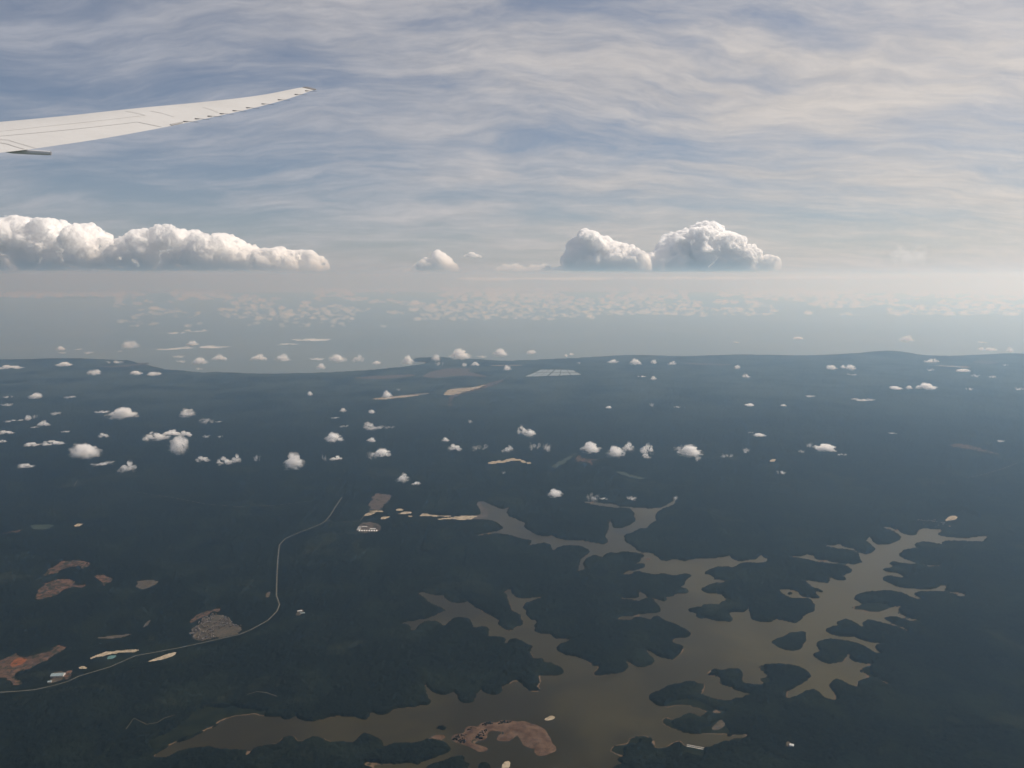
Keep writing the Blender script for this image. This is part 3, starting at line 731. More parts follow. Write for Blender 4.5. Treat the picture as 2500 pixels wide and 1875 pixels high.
for i, (nm, pl, mt, mode) in enumerate(CLEARP):
    size = float(np.ptp(pl, axis=0).max())
    far = pl[:, 1].mean() > 20000
    q = pl if nm == 'fish_pond' else densify(pl, size / 40, size / 60, i)
    if nm in ('river_flat',): zz = 7.2
    else: zz = 9.5 + 0.06 * (i % 12) + (0.8 if mode == 2 else 0)
    if far: zz += 2.0
    structure(sheet(nm, q, mt, zz))
for nm, wd, ln in ROADS:
    o = []
    for i in range(len(ln)):
        a, b_ = ln[max(0, i - 1)], ln[min(len(ln) - 1, i + 1)]
        t = (b_ - a) / np.linalg.norm(b_ - a)
        n_ = np.array((-t[1], t[0])) * wd * 0.5
        o.append((ln[i] + n_, ln[i] - n_))
    V = [(*p, 10.6) for pr in o for p in pr]
    structure(mesh_obj(nm, V, [(2 * i, 2 * i + 1, 2 * i + 3, 2 * i + 2) for i in range(len(ln) - 1)], M_ROAD))


# sandbanks and earth islands of the reservoir
def mound(name, pl, mat, top, step=14.0):
    lo, hi = pl.min(0), pl.max(0)
    xs = np.arange(lo[0] - step, hi[0] + step * 2, step * 0.6); ys = np.arange(lo[1] - step, hi[1] + 2 * step, step)
    X, Y = np.meshgrid(xs, ys)
    Q = np.stack([X.ravel(), Y.ravel()], 1)
    d = -poly_sd(Q, pl) + 6 * (vnoise(Q, 30, 51) - 0.5)
    z = 6 + np.where(d > 0, 0.4 + top * sstep(d, 0, 60) * (0.5 + 0.9 * vnoise(Q, 55, 52)), d * 0.25)
    f = grid_faces(len(ys), len(xs))
    f = f[(d[f] > -8).any(1)]
    u = np.unique(f); rm = np.full(len(Q), -1); rm[u] = np.arange(len(u))
    c = Q[u].mean(0)
    return mesh_obj(name, np.column_stack([Q - c, z])[u], rm[f], mat, smooth=True, loc=(c[0], c[1], 0.6))


M_ISLE = earth('island_earth', (0.062, 0.036, 0.024), (0.120, 0.078, 0.052), 0.15, 1 / 60.0)
tag(mound('earth_island', ISLES['red'], M_ISLE, 9.0, 9.0), 'bare reddish earth island with scrub at one end, in the brown reservoir', 'island')
tag(mound('sandbar', ISLES['bar'], M_SAND, 2.0, 6.0), 'small pale sandbar alone in the open water beside the reddish island', 'sandbar')
tag(mound('sandbar', ISLES['sandy'], M_SAND, 3.0, 7.0), 'sandy hump beside the low wooded lobe south of the reddish island', 'sandbar')
tag(mound('mudbank', ISLES['mud'], M_ISLE, 1.5, 7.0), 'reddish mudbank off the tip of the wooded southern spit', 'mudbank')
tag(mound('mudbank', ISLES['shoal'], M_ISLE, 1.0, 9.0), 'thin dark shoal in the narrows between two wooded headlands', 'mudbank')
# scrub on the earth island
sc_v, sc_f = [], []
scrub_areas = [pts('Z4', t, 8) for t in ('760,570 800,535 900,530 880,480 940,462 990,470 960,520 900,560 870,610 790,590', '985,475 1010,440 1090,415 1120,430 1050,455', '1150,440 1200,402 1280,410 1300,430 1200,438', '940,575 1010,500 1060,490 1050,560', '1340,430 1370,410 1385,430', '640,470 660,452 680,470')]
for a in scrub_areas:
    lo, hi = a.min(0), a.max(0)
    area = (hi - lo).prod()
    Q = lo + rng.random((int(area / 160), 2)) * (hi - lo)
    Q = Q[(poly_sd(Q, a) < 0) & (vnoise(Q, 45, 61) > 0.36)]
    for p in Q:
        r = random.uniform(4, 9); h = random.uniform(4, 9)
        b0 = len(sc_v)
        n_ = 6
        for k in range(n_):
            t = 2 * math.pi * k / n_; rr = r * random.uniform(0.7, 1.2)
            sc_v.append((p[0] + rr * math.cos(t), p[1] + rr * math.sin(t), 7.0))
        for k in range(n_):
            t = 2 * math.pi * k / n_; rr = r * random.uniform(0.6, 1.0)
            sc_v.append((p[0] + rr * math.cos(t), p[1] + rr * math.sin(t), 10 + h * 0.6))
        sc_v.append((p[0], p[1], 10 + h))
        for k in range(n_):
            k2 = (k + 1) % n_
            sc_f.append((b0 + k, b0 + k2, b0 + n_ + k2, b0 + n_ + k)); sc_f.append((b0 + n_ + k, b0 + n_ + k2, b0 + 2 * n_))
stuff(mesh_obj('scrub', sc_v, sc_f, M_FOREST), 'dark scrub patches on the reddish earth island', 'scrub')


# ------------------------------------------------------------------ buildings
def house(name, loc, rz, L, W_, H, roofm, label, group=None, parts=True, cat='building'):
    """gabled shed: walls with door and window openings, pitched roof"""
    e = empty(name, loc, rz)
    tag(e, label, cat, group)
    l, w_, ov = L / 2, W_ / 2, 0.6
    V = [(-l, -w_, 0), (l, -w_, 0), (l, w_, 0), (-l, w_, 0), (-l, -w_, H), (l, -w_, H), (l, w_, H), (-l, w_, H), (-l, 0, H + W_ * 0.22), (l, 0, H + W_ * 0.22)]
    mesh_obj('wall', V, [(0, 1, 5, 4), (1, 2, 6, 9, 5), (2, 3, 7, 6), (3, 0, 4, 8, 7)], M_WALL, e)
    rz_ = H + W_ * 0.22
    drop = 0.22 * 2 * ov * 0.5
    Rv = []
    for dz in (0.08, 0.45):
        Rv += [(-l - ov, -w_ - ov, H - drop + dz), (l + ov, -w_ - ov, H - drop + dz), (l + ov, 0, rz_ + dz), (-l - ov, 0, rz_ + dz), (l + ov, w_ + ov, H - drop + dz), (-l - ov, w_ + ov, H - drop + dz)]
    Rf = [(6, 7, 8, 9), (9, 8, 10, 11), (3, 2, 1, 0), (5, 4, 2, 3), (0, 1, 7, 6), (4, 5, 11, 10), (1, 2, 8, 7), (2, 4, 10, 8), (3, 0, 6, 9), (5, 3, 9, 11)]
    mesh_obj('roof', Rv, Rf, roofm, e)
    if parts:
        mesh_obj('door', [(-1.6, -w_ - 0.05, 0), (1.6, -w_ - 0.05, 0), (1.6, -w_ - 0.05, 3.2), (-1.6, -w_ - 0.05, 3.2)], [(0, 1, 2, 3)], M_DIM, e)
    return e


def gp(fr, x, y, z=9.6):
    g_ = ground(*uv(fr, x, y), z)
    return (float(g_[0]), float(g_[1]), z)


sheds = [(150 + 33 * i, 646, 17, 26) for i in range(8)]
ORD = ('first', 'second', 'third', 'fourth', 'fifth', 'sixth', 'seventh', 'eighth')
for (x, y, L, W_), nth in zip(sheds, ORD):
    house('factory_shed', gp('T', x, y, 10.4), R(84 + random.uniform(-3, 3)), W_ + 6, L, 8, M_ROOFW, nth + ' white-roofed shed of the front row, counted from the corner of long sheds', 'row of factory sheds')
for (x, y), nth in zip(((156, 598), (150, 615), (142, 632)), ('rearmost', 'middle', 'foremost')):
    house('long_shed', gp('T', x, y, 10.4), R(4), 42, 15, 8, M_ROOFW, nth + ' of three long white sheds stacked at the corner of the factory yard', 'corner factory sheds')
house('long_shed', gp('T', 222, 592, 10.4), R(2), 62, 17, 9, M_ROOFW, 'longest white-roofed hall, alone at the back of the factory yard', None)
for x, nth in ((312, 'behind the fifth and sixth sheds'), (352, 'behind the seventh shed')):
    house('factory_hall', gp('T', x, 621, 10.4), R(3), 34, 20, 9, M_ROOFW, 'broad white-roofed factory hall ' + nth + ' of the front row', 'pair of factory halls')
house('warehouse', gp('Z1', 368, 1040, 10.4), R(6), 92, 46, 10, M_ROOFB, 'big blue-grey roofed warehouse beside the red earth yard near the road')
house('warehouse', gp('Z1', 316, 1082, 10.4), R(20), 26, 20, 8, M_ROOFB, 'small blue-grey roofed store below the big warehouse')
house('roadside_shed', gp('Z1', 1905, 632, 10.4), R(10), 42, 16, 7, M_ROOFW, 'pale shed in a small forest compound east of the road bend', 'forest compound sheds')
house('roadside_shed', gp('Z1', 1922, 645, 10.4), R(10), 42, 13, 7, M_ROOFB, 'blue-grey shed in a small forest compound east of the road bend', 'forest compound sheds')
house('white_house', gp('P', 1942, 1291, 10.4), R(-20), 26, 22, 8, M_ROOFW, 'lone bright white house in a small clearing of the dark forest')

# weir with a white deck across the inlet
A, B_ = ground(*uv('P', 912, 1281), 9), ground(*uv('P', 1112, 1318), 9)
mid = (A + B_) / 2; Lw = float(np.linalg.norm(B_ - A)); aw = math.atan2(*(B_ - A)[::-1])
we = empty('weir', (mid[0], mid[1], 6.0), aw)
tag(we, 'long white concrete weir across the inlet by the marshy shore', 'weir')


def box(name, x0, x1, y0, y1, z0, z1, mat, par):
    V = [(x, y, z) for z in (z0, z1) for y in (y0, y1) for x in (x0, x1)]
    return mesh_obj(name, V, [(0, 2, 3, 1), (4, 5, 7, 6), (0, 1, 5, 4), (2, 6, 7, 3), (0, 4, 6, 2), (1, 3, 7, 5)], mat, par)


M_CONC = surf('white_concrete', (0.52, 0.50, 0.45), var=(0.42, 0.40, 0.36), scale=1 / 8.0)
box('deck', -Lw / 2, Lw / 2, -3.5, 3.5, 3.4, 4.6, M_CONC, we)
for s in (-1, 1): box('parapet', -Lw / 2, Lw / 2, s * 3.1 - 0.3, s * 3.1 + 0.3, 4.6, 5.8, M_CONC, we)
box('apron', -Lw / 2, Lw / 2, -16, -9, 0.2, 1.6, M_CONC, we)
for i in range(9):
    x = -Lw / 2 + Lw * (i + 0.5) / 9
    box('pier', x - 1, x + 1, -3.2, 3.2, -3, 3.4, M_CONC, we)

# far villages: specks of roofs nobody could count
TOWNS = [('a6', '1540,300 1680,290 1960,330 2200,380 2300,420 2200,432 1900,422 1680,382 1560,350', 520), ('a6', '730,270 800,262 870,268 850,296 740,297', 90), ('a6', '590,170 640,126 880,98 1000,92 960,110 700,165', 160), ('a6', '140,195 500,150 520,165 200,204', 110),
         ('a5', '640,552 700,500 850,515 830,552 690,604 600,590', 240), ('a7', '1740,215 2000,190 2210,230 2210,310 1900,300', 190), ('Z1', '1270,690 1350,650 1440,660 1480,700 1560,740 1510,775 1400,798 1280,815 1200,790', 170), ('R', '1170,80 1300,70 1450,120 1350,160 1200,150', 50), ('a7', '0,360 220,400 300,420 0,430', 80)]
tv, tf, tr_, trf = [], [], [], []
for fr, t, n_ in TOWNS:
    a = pts(fr, t, 9)
    lo, hi = a.min(0), a.max(0)
    Q = lo + rng.random((n_ * 5, 2)) * (hi - lo)
    Q = Q[poly_sd(Q, a) < 0]
    Q = Q[vnoise(Q, 260, 71) > 0.33][:n_]
    for p in Q:
        L, W_, H = random.uniform(8, 18), random.uniform(6, 10), random.uniform(4, 7)
        ang = random.choice((0.2, 0.2 + math.pi / 2)) + random.uniform(-0.1, 0.1)
        c_, s_ = math.cos(ang), math.sin(ang)
        def tp(x, y): return (p[0] + x * c_ - y * s_, p[1] + x * s_ + y * c_)
        b0 = len(tv)
        for z in (9.0, 9 + H + 5):
            for x, y in ((-L / 2, -W_ / 2), (L / 2, -W_ / 2), (L / 2, W_ / 2), (-L / 2, W_ / 2)): tv.append((*tp(x, y), z))
        for x in (-L / 2, L / 2): tv.append((*tp(x, 0), 9 + H + 7.5))
        tf += [(b0, b0 + 1, b0 + 5, b0 + 4), (b0 + 1, b0 + 2, b0 + 6, b0 + 9, b0 + 5), (b0 + 2, b0 + 3, b0 + 7, b0 + 6), (b0 + 3, b0, b0 + 4, b0 + 8, b0 + 7), (b0 + 4, b0 + 5, b0 + 9, b0 + 8), (b0 + 6, b0 + 7, b0 + 8, b0 + 9)]
stuff(mesh_obj('village_roofs', tv, tf, surf('village_roofs', (0.20, 0.17, 0.145), var=(0.10, 0.085, 0.07), scale=1 / 50.0)), 'scattered pale roofs of far villages among the forest', 'village')

# ------------------------------------------------------------------ the air
HB = 167000.0
M_HAZE = mat_volume('haze', 3.0e-5, (0.455, 0.71, 1.0), 0.70, (1, 1, 1))
hz_ = box('haze', -HB, HB, -HB, HB, -12.0, 3520.0, M_HAZE, None)
hz_['kind'] = 'stuff'


# ------------------------------------------------------------------ clouds
def hash3(i, j, k, seed):
    n = (i * 374761393 + j * 668265263 + k * 2147483647 + seed * 974634777) & 0xFFFFFFFF
    n = ((n ^ (n >> 13)) * 1274126177) & 0xFFFFFFFF
    n = ((n ^ (n >> 15)) * 2246822519) & 0xFFFFFFFF
    return ((n ^ (n >> 16)) & 0xFFFFFF) / float(0xFFFFFF)


def vnoise3(P, wl, seed=0):
    Q = P / wl
    I = np.floor(Q); f = Q - I; f = f * f * (3 - 2 * f)
    I = I.astype(np.int64)
    r = 0
    for a in (0, 1):
        for b_ in (0, 1):
            for c in (0, 1):
                wgt = (f[:, 0] if a else 1 - f[:, 0]) * (f[:, 1] if b_ else 1 - f[:, 1]) * (f[:, 2] if c else 1 - f[:, 2])
                r = r + wgt * hash3(I[:, 0] + a, I[:, 1] + b_, I[:, 2] + c, seed)
    return r


ICO = bmesh.new(); bmesh.ops.create_icosphere(ICO, subdivisions=2, radius=1.0)
ICO_V = np.array([v.co[:] for v in ICO.verts]); ICO_F = np.array([[v.index for v in f.verts] for f in ICO.faces]); ICO.free()


def blob_mesh(name, balls, voxel, amps, seed, mat, flat=None):
    """union of balls (x, y, z, rx, ry, rz) grown into one closed skin and roughened; amps = [(wavelength, amplitude)]"""
    V, Fc = [], []
    for i, b_ in enumerate(balls):
        V.append(ICO_V * np.array(b_[3:6]) + np.array(b_[:3])); Fc.append(ICO_F + i * len(ICO_V))
    V, Fc = np.concatenate(V), np.concatenate(Fc)
    o = mesh_obj('tmp', V, Fc, None)
    md = o.modifiers.new('r', 'REMESH'); md.mode = 'VOXEL'; md.voxel_size = voxel
    dg = bpy.context.evaluated_depsgraph_get()
    me = bpy.data.meshes.new_from_object(o.evaluated_get(dg))
    old = o.data
    bpy.data.objects.remove(o); bpy.data.meshes.remove(old)
    n = len(me.vertices)
    co = np.empty(n * 3, np.float32); me.vertices.foreach_get('co', co); co = co.reshape(-1, 3).astype(float)
    no = np.empty(n * 3, np.float32); me.vertex_normals.foreach_get('vector', no); no = no.reshape(-1, 3)
    d = np.zeros(n)
    for k, (wl, am) in enumerate(amps):
        b_ = vnoise3(co, wl, seed + 7 * k)
        d += am * (1 - 2 * np.abs(2 * b_ - 1))          # billows: rounded lobes with creases
    co = co + no * d[:, None]
    if flat is not None: co[:, 2] = np.where(co[:, 2] < flat, flat + (co[:, 2] - flat) * 0.25, co[:, 2])
    me.vertices.foreach_set('co', co.astype(np.float32).ravel())
    me.name = name
    me.polygons.foreach_set('use_smooth', np.ones(len(me.polygons), bool))
    me.materials.clear(); me.materials.append(mat)
    me.update()
    return me, co


MV = {}


def mat_cloud(name, density, scale, lo, hi, edge, aniso=0.15, rise=None):
    """droplets thinned by turbulence; object space, so each cloud keeps its own texture"""
    m = bpy.data.materials.new(name); m.use_nodes = True
    b = NB(m.node_tree)
    m.node_tree.nodes.clear()
    o = b.n('ShaderNodeOutputMaterial')
    p = b.n('ShaderNodeTexCoord').outputs['Object']
    rnd = b.n('ShaderNodeObjectInfo').outputs['Random']
    q = b.vmath('ADD', p, b.comb(b.math('MULTIPLY', rnd, 37.0), b.math('MULTIPLY', rnd, 11.0), 0.0))
    n = b.noise(q, scale, 4, 0.62)
    if edge:
        rr = b.vmath('LENGTH', b.vmath('MULTIPLY', p, (2, 2, 2)), None, 1)
        n = b.math('ADD', n, b.math('MULTIPLY', b.math('SUBTRACT', 0.75, rr), edge))
    d = b.math('MULTIPLY', b.smooth(n, lo, hi), density)
    if rise: d = b.math('MULTIPLY', d, b.smooth(b.sep(p)[2], 0.0, rise))     # the foot dissolves
    v = b.n('ShaderNodeVolumePrincipled')
    b.lk(d, v.inputs['Density'])
    v.inputs['Color'].default_value = (1, 1, 1, 1)
    v.inputs['Anisotropy'].default_value = aniso
    v.inputs['Density Attribute'].default_value = ''
    v.inputs['Temperature Attribute'].default_value = ''
    b.lk(v.outputs[0], o.inputs['Volume'])
    return m


def cloud_mat(density, kind):
    k = (round(math.log2(density) * 2), kind)
    if k not in MV:
        d = 2 ** (k[0] / 2)
        MV[k] = mat_cloud('cloud_droplets', d * 2.2, 5.0 if kind != 'wisp' else 6.0, 0.40, 0.80, 0.42 if kind != 'wisp' else 0.22)
    return MV[k]


def proto(seed, kind):
    r = random.Random(seed)
    B_ = []
    if kind == 'puff':
        for _ in range(26):
            a, q = r.uniform(0, 6.283), r.random() ** 0.6
            x, y = 0.36 * q * math.cos(a), 0.36 * q * math.sin(a)
            rad = r.uniform(0.08, 0.17) * (1.15 - 0.5 * q)
            B_.append((x, y, r.uniform(0.06, 0.16) + (1 - q) * r.uniform(0.0, 0.38), rad, rad, rad * 0.9))
    elif kind == 'lop':
        cx = r.uniform(-0.2, 0.2)
        for _ in range(24):
            x = r.uniform(-0.4, 0.4); y = r.uniform(-0.22, 0.22)
            top = 0.42 * math.exp(-((x - cx) / 0.2) ** 2) + 0.06
            rad = r.uniform(0.06, 0.13)
            B_.append((x, y, 0.08 + r.random() * top, rad, rad, rad * 0.9))
    else:
        bend = r.uniform(-0.3, 0.3)
        for _ in range(17):
            x = r.uniform(-0.45, 0.45); rad = r.uniform(0.035, 0.085)
            B_.append((x, bend * x * x * 2 + r.uniform(-0.16, 0.16), 0.15 + r.uniform(0, 0.22) + bend * x * 0.4, rad * 1.5, rad, rad * 0.8))
    me, co = blob_mesh('cloud', B_, 0.030, ((0.22, 0.040), (0.10, 0.026), (0.05, 0.014)), seed, None, 0.03 if kind != 'wisp' else None)
    lo, hi = co.min(0), co.max(0)
    co = (co - (lo + hi) / 2) / (hi - lo)
    me.vertices.foreach_set('co', co.astype(np.float32).ravel()); me.update()
    return me


PROTO = {'puff': [proto(100 + i, 'puff') for i in range(7)], 'lop': [proto(200 + i, 'lop') for i in range(6)], 'wisp': [proto(300 + i, 'wisp') for i in range(6)]}
CLOUDS = {
 'a5': '225,172,70,35p 447,180,60,20w 780,280,160,75P 650,275,70,18w 1190,280,90,55p 1310,330,80,45w 1390,337,40,10w 355,285,50,25w 178,312,35,30p 222,305,25,25w 88,330,80,20w 275,348,70,35l 220,372,40,12w 38,403,80,28l 10,460,50,20l 215,477,90,30l 335,470,115,35l 660,422,60,32l 540,520,155,90P 415,400,45,12w 1310,430,40,22w 1400,432,30,15w 175,612,90,35l 655,603,110,35w 805,622,100,70l 1290,572,85,45l 1425,585,100,55l 1495,572,65,60l 1632,570,40,45w 1862,580,125,105P 2125,435,110,65P 2130,568,80,35l 2060,565,25,50w 2178,262,45,28p 2130,312,50,12w 2185,365,50,25w 1970,158,35,28p 50,180,45,15w 45,230,50,20w 1000,425,130,60L 1090,408,120,45L 1180,412,80,45L 928,443,40,35l 1130,480,105,110P',
 'a2': '70,1030,120,28l 410,1012,85,28p 600,1063,75,32p 385,912,50,25p 395,940,35,15w 500,918,40,12w 565,940,45,20w 825,888,95,50p 760,930,30,15w 1135,965,60,20w 730,1000,80,22w 865,1067,65,25p 978,1073,80,28p 1270,990,95,45p 1150,995,50,20w 1395,970,100,40l 1265,1042,40,18w 1645,970,115,42l 1795,972,95,45p 2040,1025,60,38p 2145,975,105,48p 2015,980,80,20w 890,752,40,18w 1220,880,75,30p 1300,905,240,22w 1100,915,160,18w 1250,800,120,22w 1120,815,90,14w 1980,858,200,20w 1830,885,110,14w',
 'a3': '60,975,80,50l 180,1003,55,25p 378,985,75,60P 555,970,65,45p 580,1010,50,30w 712,948,135,65P 808,1010,60,28l 738,1015,35,25p 850,965,60,20w 970,938,100,48P 1160,937,65,30p 1010,1035,50,35p 1385,957,25,15p 1418,948,30,15p 1680,993,70,25l 1827,997,75,38P 1942,996,40,28p 2057,1005,55,28l 1465,1005,25,15w 1938,1100,42,25p 1865,1090,50,12w',
 'a4': '780,847,60,18p 1468,850,75,35p 383,873,35,12w 1940,915,30,18p 2000,918,60,20p 2122,922,40,28p 1945,873,45,12w 390,1030,38,25p 450,1085,50,32l 990,1032,60,30p 1062,1028,30,22p 1112,1032,55,32p 1120,1078,50,12w 1620,990,75,28l 1618,1048,35,18w 1820,1052,70,20p 1905,1085,40,20w 2010,1092,40,20w 2095,1018,25,12w',
 'a7': '1398,122,70,22p 1482,118,40,22p 1592,112,105,40P 855,175,50,20w 465,230,55,20p 685,233,38,15p 1190,198,110,20w 530,420,75,28p 475,405,30,15w 95,520,150,80P 20,505,60,45w 140,570,35,45w 325,552,65,38w 448,520,40,42w 850,485,35,38w 800,525,35,22w 945,500,120,55P 1055,545,50,22w 670,660,50,30w 1375,410,45,12w 2065,460,35,18w 1865,130,35,20w 2180,128,40,20w',
 'a6': '245,165,65,50P 320,132,25,20w 150,272,42,28p 150,360,100,60l 200,372,60,30w 262,372,60,28w 148,452,55,32p 220,532,110,60P 150,548,60,60w 620,450,55,35l 680,498,90,55l 835,498,95,60w 1005,507,80,45l 1105,388,75,60L 1155,408,75,50P 1185,490,70,65w 1262,502,50,60w 1545,500,130,75P 1700,525,110,75P 1775,495,80,65L 1898,505,90,70L 1900,550,60,40l 1655,245,40,18p 1928,230,28,28w 2090,243,40,10w 345,692,85,60l 430,728,55,28l 988,660,22,22w 1315,790,95,60P 1555,818,70,70w 1620,825,50,20w 1800,823,60,35w 2080,820,30,30w 775,335,30,30w',
}
cnt = 0
LANDMARKS = [(60, 800, 'off the low cape beyond the wing side of the bay'), (330, 770, 'over the mouth of the curved bay'), (560, 785, 'over the curved bay'), (440, 745, 'over open sea beyond the curved bay'), (700, 740, 'over open sea beyond the bay shore'), (760, 785, 'by the bay shore before the headland'),
             (950, 775, 'at the wooded headland'), (1080, 772, 'just off the coast past the headland'), (960, 805, 'over the bare coastal airstrip'), (1190, 800, 'over the pale fish ponds'), (1400, 780, 'on the straight coast past the fish ponds'), (1600, 790, 'inland of the straight coast'), (1720, 735, 'over open sea beyond the straight coast'),
             (1830, 795, 'below the coastal ridge'), (1960, 735, 'over open sea beyond the coastal ridge'), (2030, 785, 'over the coastal flats past the ridge'), (2160, 770, 'over the coast past the flats'), (1980, 835, 'over forest inland of the coastal flats'), (2150, 870, 'over the scattered hamlets inland of the flats'),
             (1030, 850, 'over the red earth road'), (830, 855, 'over the sandy strip of coastal town'), (1420, 920, 'over the wide grey town'), (1270, 985, 'by the red earthworks'), (1100, 985, 'by the cream earthworks'), (1130, 930, 'over forest before the grey town'), (1350, 970, 'in the cloud row beyond the red earthworks'), (1480, 975, 'at the end of the cloud row'), (1580, 975, 'over forest past the end of the cloud row'), (1770, 970, 'over forest by the faint runway side'), (2050, 930, 'by the faint reddish runway'),
             (800, 920, 'over forest before the sandy town strip'), (820, 975, 'beside the double cloud over dark forest'), (635, 990, 'by the round solitary cloud over dark forest'), (480, 990, 'beyond the faint forest track'), (380, 950, 'in the bent T-shaped cloud'), (440, 905, 'behind the bent T-shaped cloud'), (265, 890, 'beyond the hillside village'), (190, 970, 'at the hillside village'), (270, 1005, 'below the hillside village'), (80, 960, 'over forest short of the hillside village'), (60, 910, 'in the scatter of puffs inland of the low cape'), (90, 860, 'over forest inland of the low cape'),
             (870, 1030, 'beyond the brown ploughed field'), (1200, 1065, 'over the upper reservoir arm'), (1280, 1075, 'at the head of the northern reservoir arm'), (1450, 1080, 'at the north-east reservoir tip'), (980, 970, 'over forest beyond the reservoir'), (1640, 940, 'over forest beside the grey town')]
for fr, text in CLOUDS.items():
    for t in text.split():
        kind = t[-1]; x, y, cw, ch = map(float, t[:-1].split(','))
        s = FR[fr][2]
        u, v = uv(fr, x, y)
        far = fr in ('a2', 'a3', 'a4')
        zc = 900.0 if not far else 1000.0
        g_ = ground(u, v, zc)
        d = ray(u, v); dist = float(np.linalg.norm(np.array((g_[0], g_[1], zc - ALT))))
        wm, hm = cw / s / F * dist, ch / s / F * dist
        dep = math.asin((ALT - zc) / dist)
        D_ = 0.75 * wm
        if D_ * math.sin(dep) > 0.6 * hm: D_ = 0.6 * hm / math.sin(dep)
        H = max(0.5 * hm, (hm - D_ * math.sin(dep)) / math.cos(dep))
        k = {'p': 'puff', 'P': 'puff', 'l': 'lop', 'L': 'lop', 'w': 'wisp'}[kind]
        dens = {'p': 2.0, 'P': 3.2, 'l': 1.6, 'L': 2.2, 'w': 0.8}[kind] / max(20.0, min(H, 0.6 * wm))
        me = random.choice(PROTO[k])
        o = bpy.data.objects.new({'p': 'cumulus_cloud', 'P': 'cumulus_cloud', 'l': 'cumulus_cloud', 'L': 'cumulus_cloud', 'w': 'cloud_wisp'}[kind], me)
        scene.collection.objects.link(o)
        o.material_slots[0].link = 'OBJECT'; o.material_slots[0].material = cloud_mat(dens, k)
        o.location = (g_[0], g_[1], zc)
        flip = random.choice((-1, 1))
        o.scale = (wm * 1.22, D_ * 1.15, H * (1.22 if kind == 'w' else 1.42))
        o.rotation_euler = (0, 0, math.atan2(-g_[0], g_[1]) + (math.pi if flip < 0 else 0))
        px, py = u * 0.8848, v * 0.8848
        near_ = min(LANDMARKS, key=lambda q: ((q[0] - px) / 1.0) ** 2 + ((q[1] - py) * 1.8) ** 2)[2]
        size = 'tiny' if cw * ch < 900 else 'small' if cw * ch < 2600 else 'medium' if cw * ch < 6500 else 'large'
        lab = size + {'p': ' rounded white cumulus puff ', 'P': ' plump bright white cumulus ', 'l': ' lopsided white cumulus ', 'L': ' lumpy drawn-out white cumulus ', 'w': ' ragged thin cloud wisp '}[kind] + near_
        tag(o, lab, 'cloud', 'clouds: ' + lab)
        cnt += 1


# ------------------------------------------------------------------ towering clouds standing above the haze
def outline_cloud(name, fr, top, base, Y0, thick, seed, label, n_fill, rmin, rmax, voxel, amps, density, zmin=3560.0, rise=2900.0):
    """fill the silhouette between a top line and a base line with billows, at distance Y0, thick metres deep"""
    r = random.Random(seed)
    tp = [tuple(map(float, q.split(','))) for q in top.split()]
    bp = [tuple(map(float, q.split(','))) for q in base.split()]
    def W3(x, y):
        u, v = uv(fr, x, y); d = ray(u, v); t = Y0 / d[1]
        return d[0] * t, ALT + d[2] * t
    T = np.array([W3(*q) for q in tp]); Bs = np.array([W3(*q) for q in bp])
    poly = np.concatenate([T, Bs[::-1]])
    lo, hi = poly.min(0), poly.max(0)
    B_ = []
    tries = 0
    while len(B_) < n_fill and tries < n_fill * 60:
        tries += 1
        p = np.array((r.uniform(lo[0], hi[0]), r.uniform(lo[1], hi[1])))
        s = -float(poly_sd(p[None], poly)[0])
        if s < rmin * 0.5: continue
        rad = min(s * 1.02, rmax) * r.uniform(0.75, 1.0)
        rad = max(rad, rmin)
        # smaller billows near the rim and towards the viewer
        dep = r.uniform(-1, 1) * thick * 0.5 * min(1.0, 0.25 + s / rmax)
        zz = max(p[1], zmin + rad * 0.55)
        B_.append((p[0], Y0 + dep, zz, rad, rad, rad))
    for i in range(len(T) - 1):                         # rim billows follow the traced crest
        A, C = T[i], T[i + 1]
        L = np.linalg.norm(C - A); k = max(1, int(L / (rmin * 1.6)))
        for j in range(k):
            p = A + (C - A) * (j + r.random()) / k
            rad = rmin * r.uniform(0.8, 1.5)
            B_.append((p[0], Y0 + r.uniform(-0.25, 0.25) * thick * 0.5, max(p[1] - rad * 0.9, zmin + rad * 0.4), rad, rad, rad))
    cx, cz = float((lo[0] + hi[0]) / 2), float(lo[1])
    B_ = [(b[0] - cx, b[1] - Y0, b[2] - zmin, b[3], b[4], b[5]) for b in B_]
    me, co = blob_mesh(name, B_, voxel, amps, seed, mat_cloud('tower_droplets', density, 1 / 620.0, 0.33, 0.58, 0.0, 0.2, rise), 60.0)
    co[:, 2] = np.maximum(co[:, 2], 8.0 + 420.0 * vnoise(co[:, :2], 2600.0, seed) ** 2)      # uneven base
    me.vertices.foreach_set('co', co.astype(np.float32).ravel()); me.update()
    o = bpy.data.objects.new(name, me)
    scene.collection.objects.link(o)
    o.location = (cx, Y0, zmin)
    tag(o, label, 'cloud')
    return o


AMP = ((3000, 450), (1300, 380), (650, 320), (320, 160))
outline_cloud('cumulus_bank', 'a2', '-300,150 -150,120 0,110 130,108 280,112 400,130 440,150 445,185 470,155 520,140 580,147 620,180 655,228 720,232 790,235 830,190 900,180 980,172 1060,157 1160,175 1240,205 1272,222 1300,203 1370,195 1440,210 1490,250 1550,262 1585,290 1610,322 1650,322 1690,292 1730,300 1800,290 1840,312 1890,292 1950,310 2000,335 2040,362 2056,405', '-300,430 2056,430', 124000, 10400, 11,
              'long cream cumulus bank with a towering end, standing behind the aircraft wing', 650, 323, 1800, 180, AMP, 0.0085)
outline_cloud('cumulus_tower', 'a3', '1385,440 1392,400 1380,330 1392,298 1430,290 1428,245 1472,235 1480,188 1510,190 1540,178 1572,222 1640,235 1700,262 1760,265 1810,300 1868,340 1905,390 1882,440', '1385,470 1882,470', 120000, 8400, 12,
              'narrow-topped white cumulus tower left of the tallest tower', 375, 272, 1600, 150, AMP, 0.013)
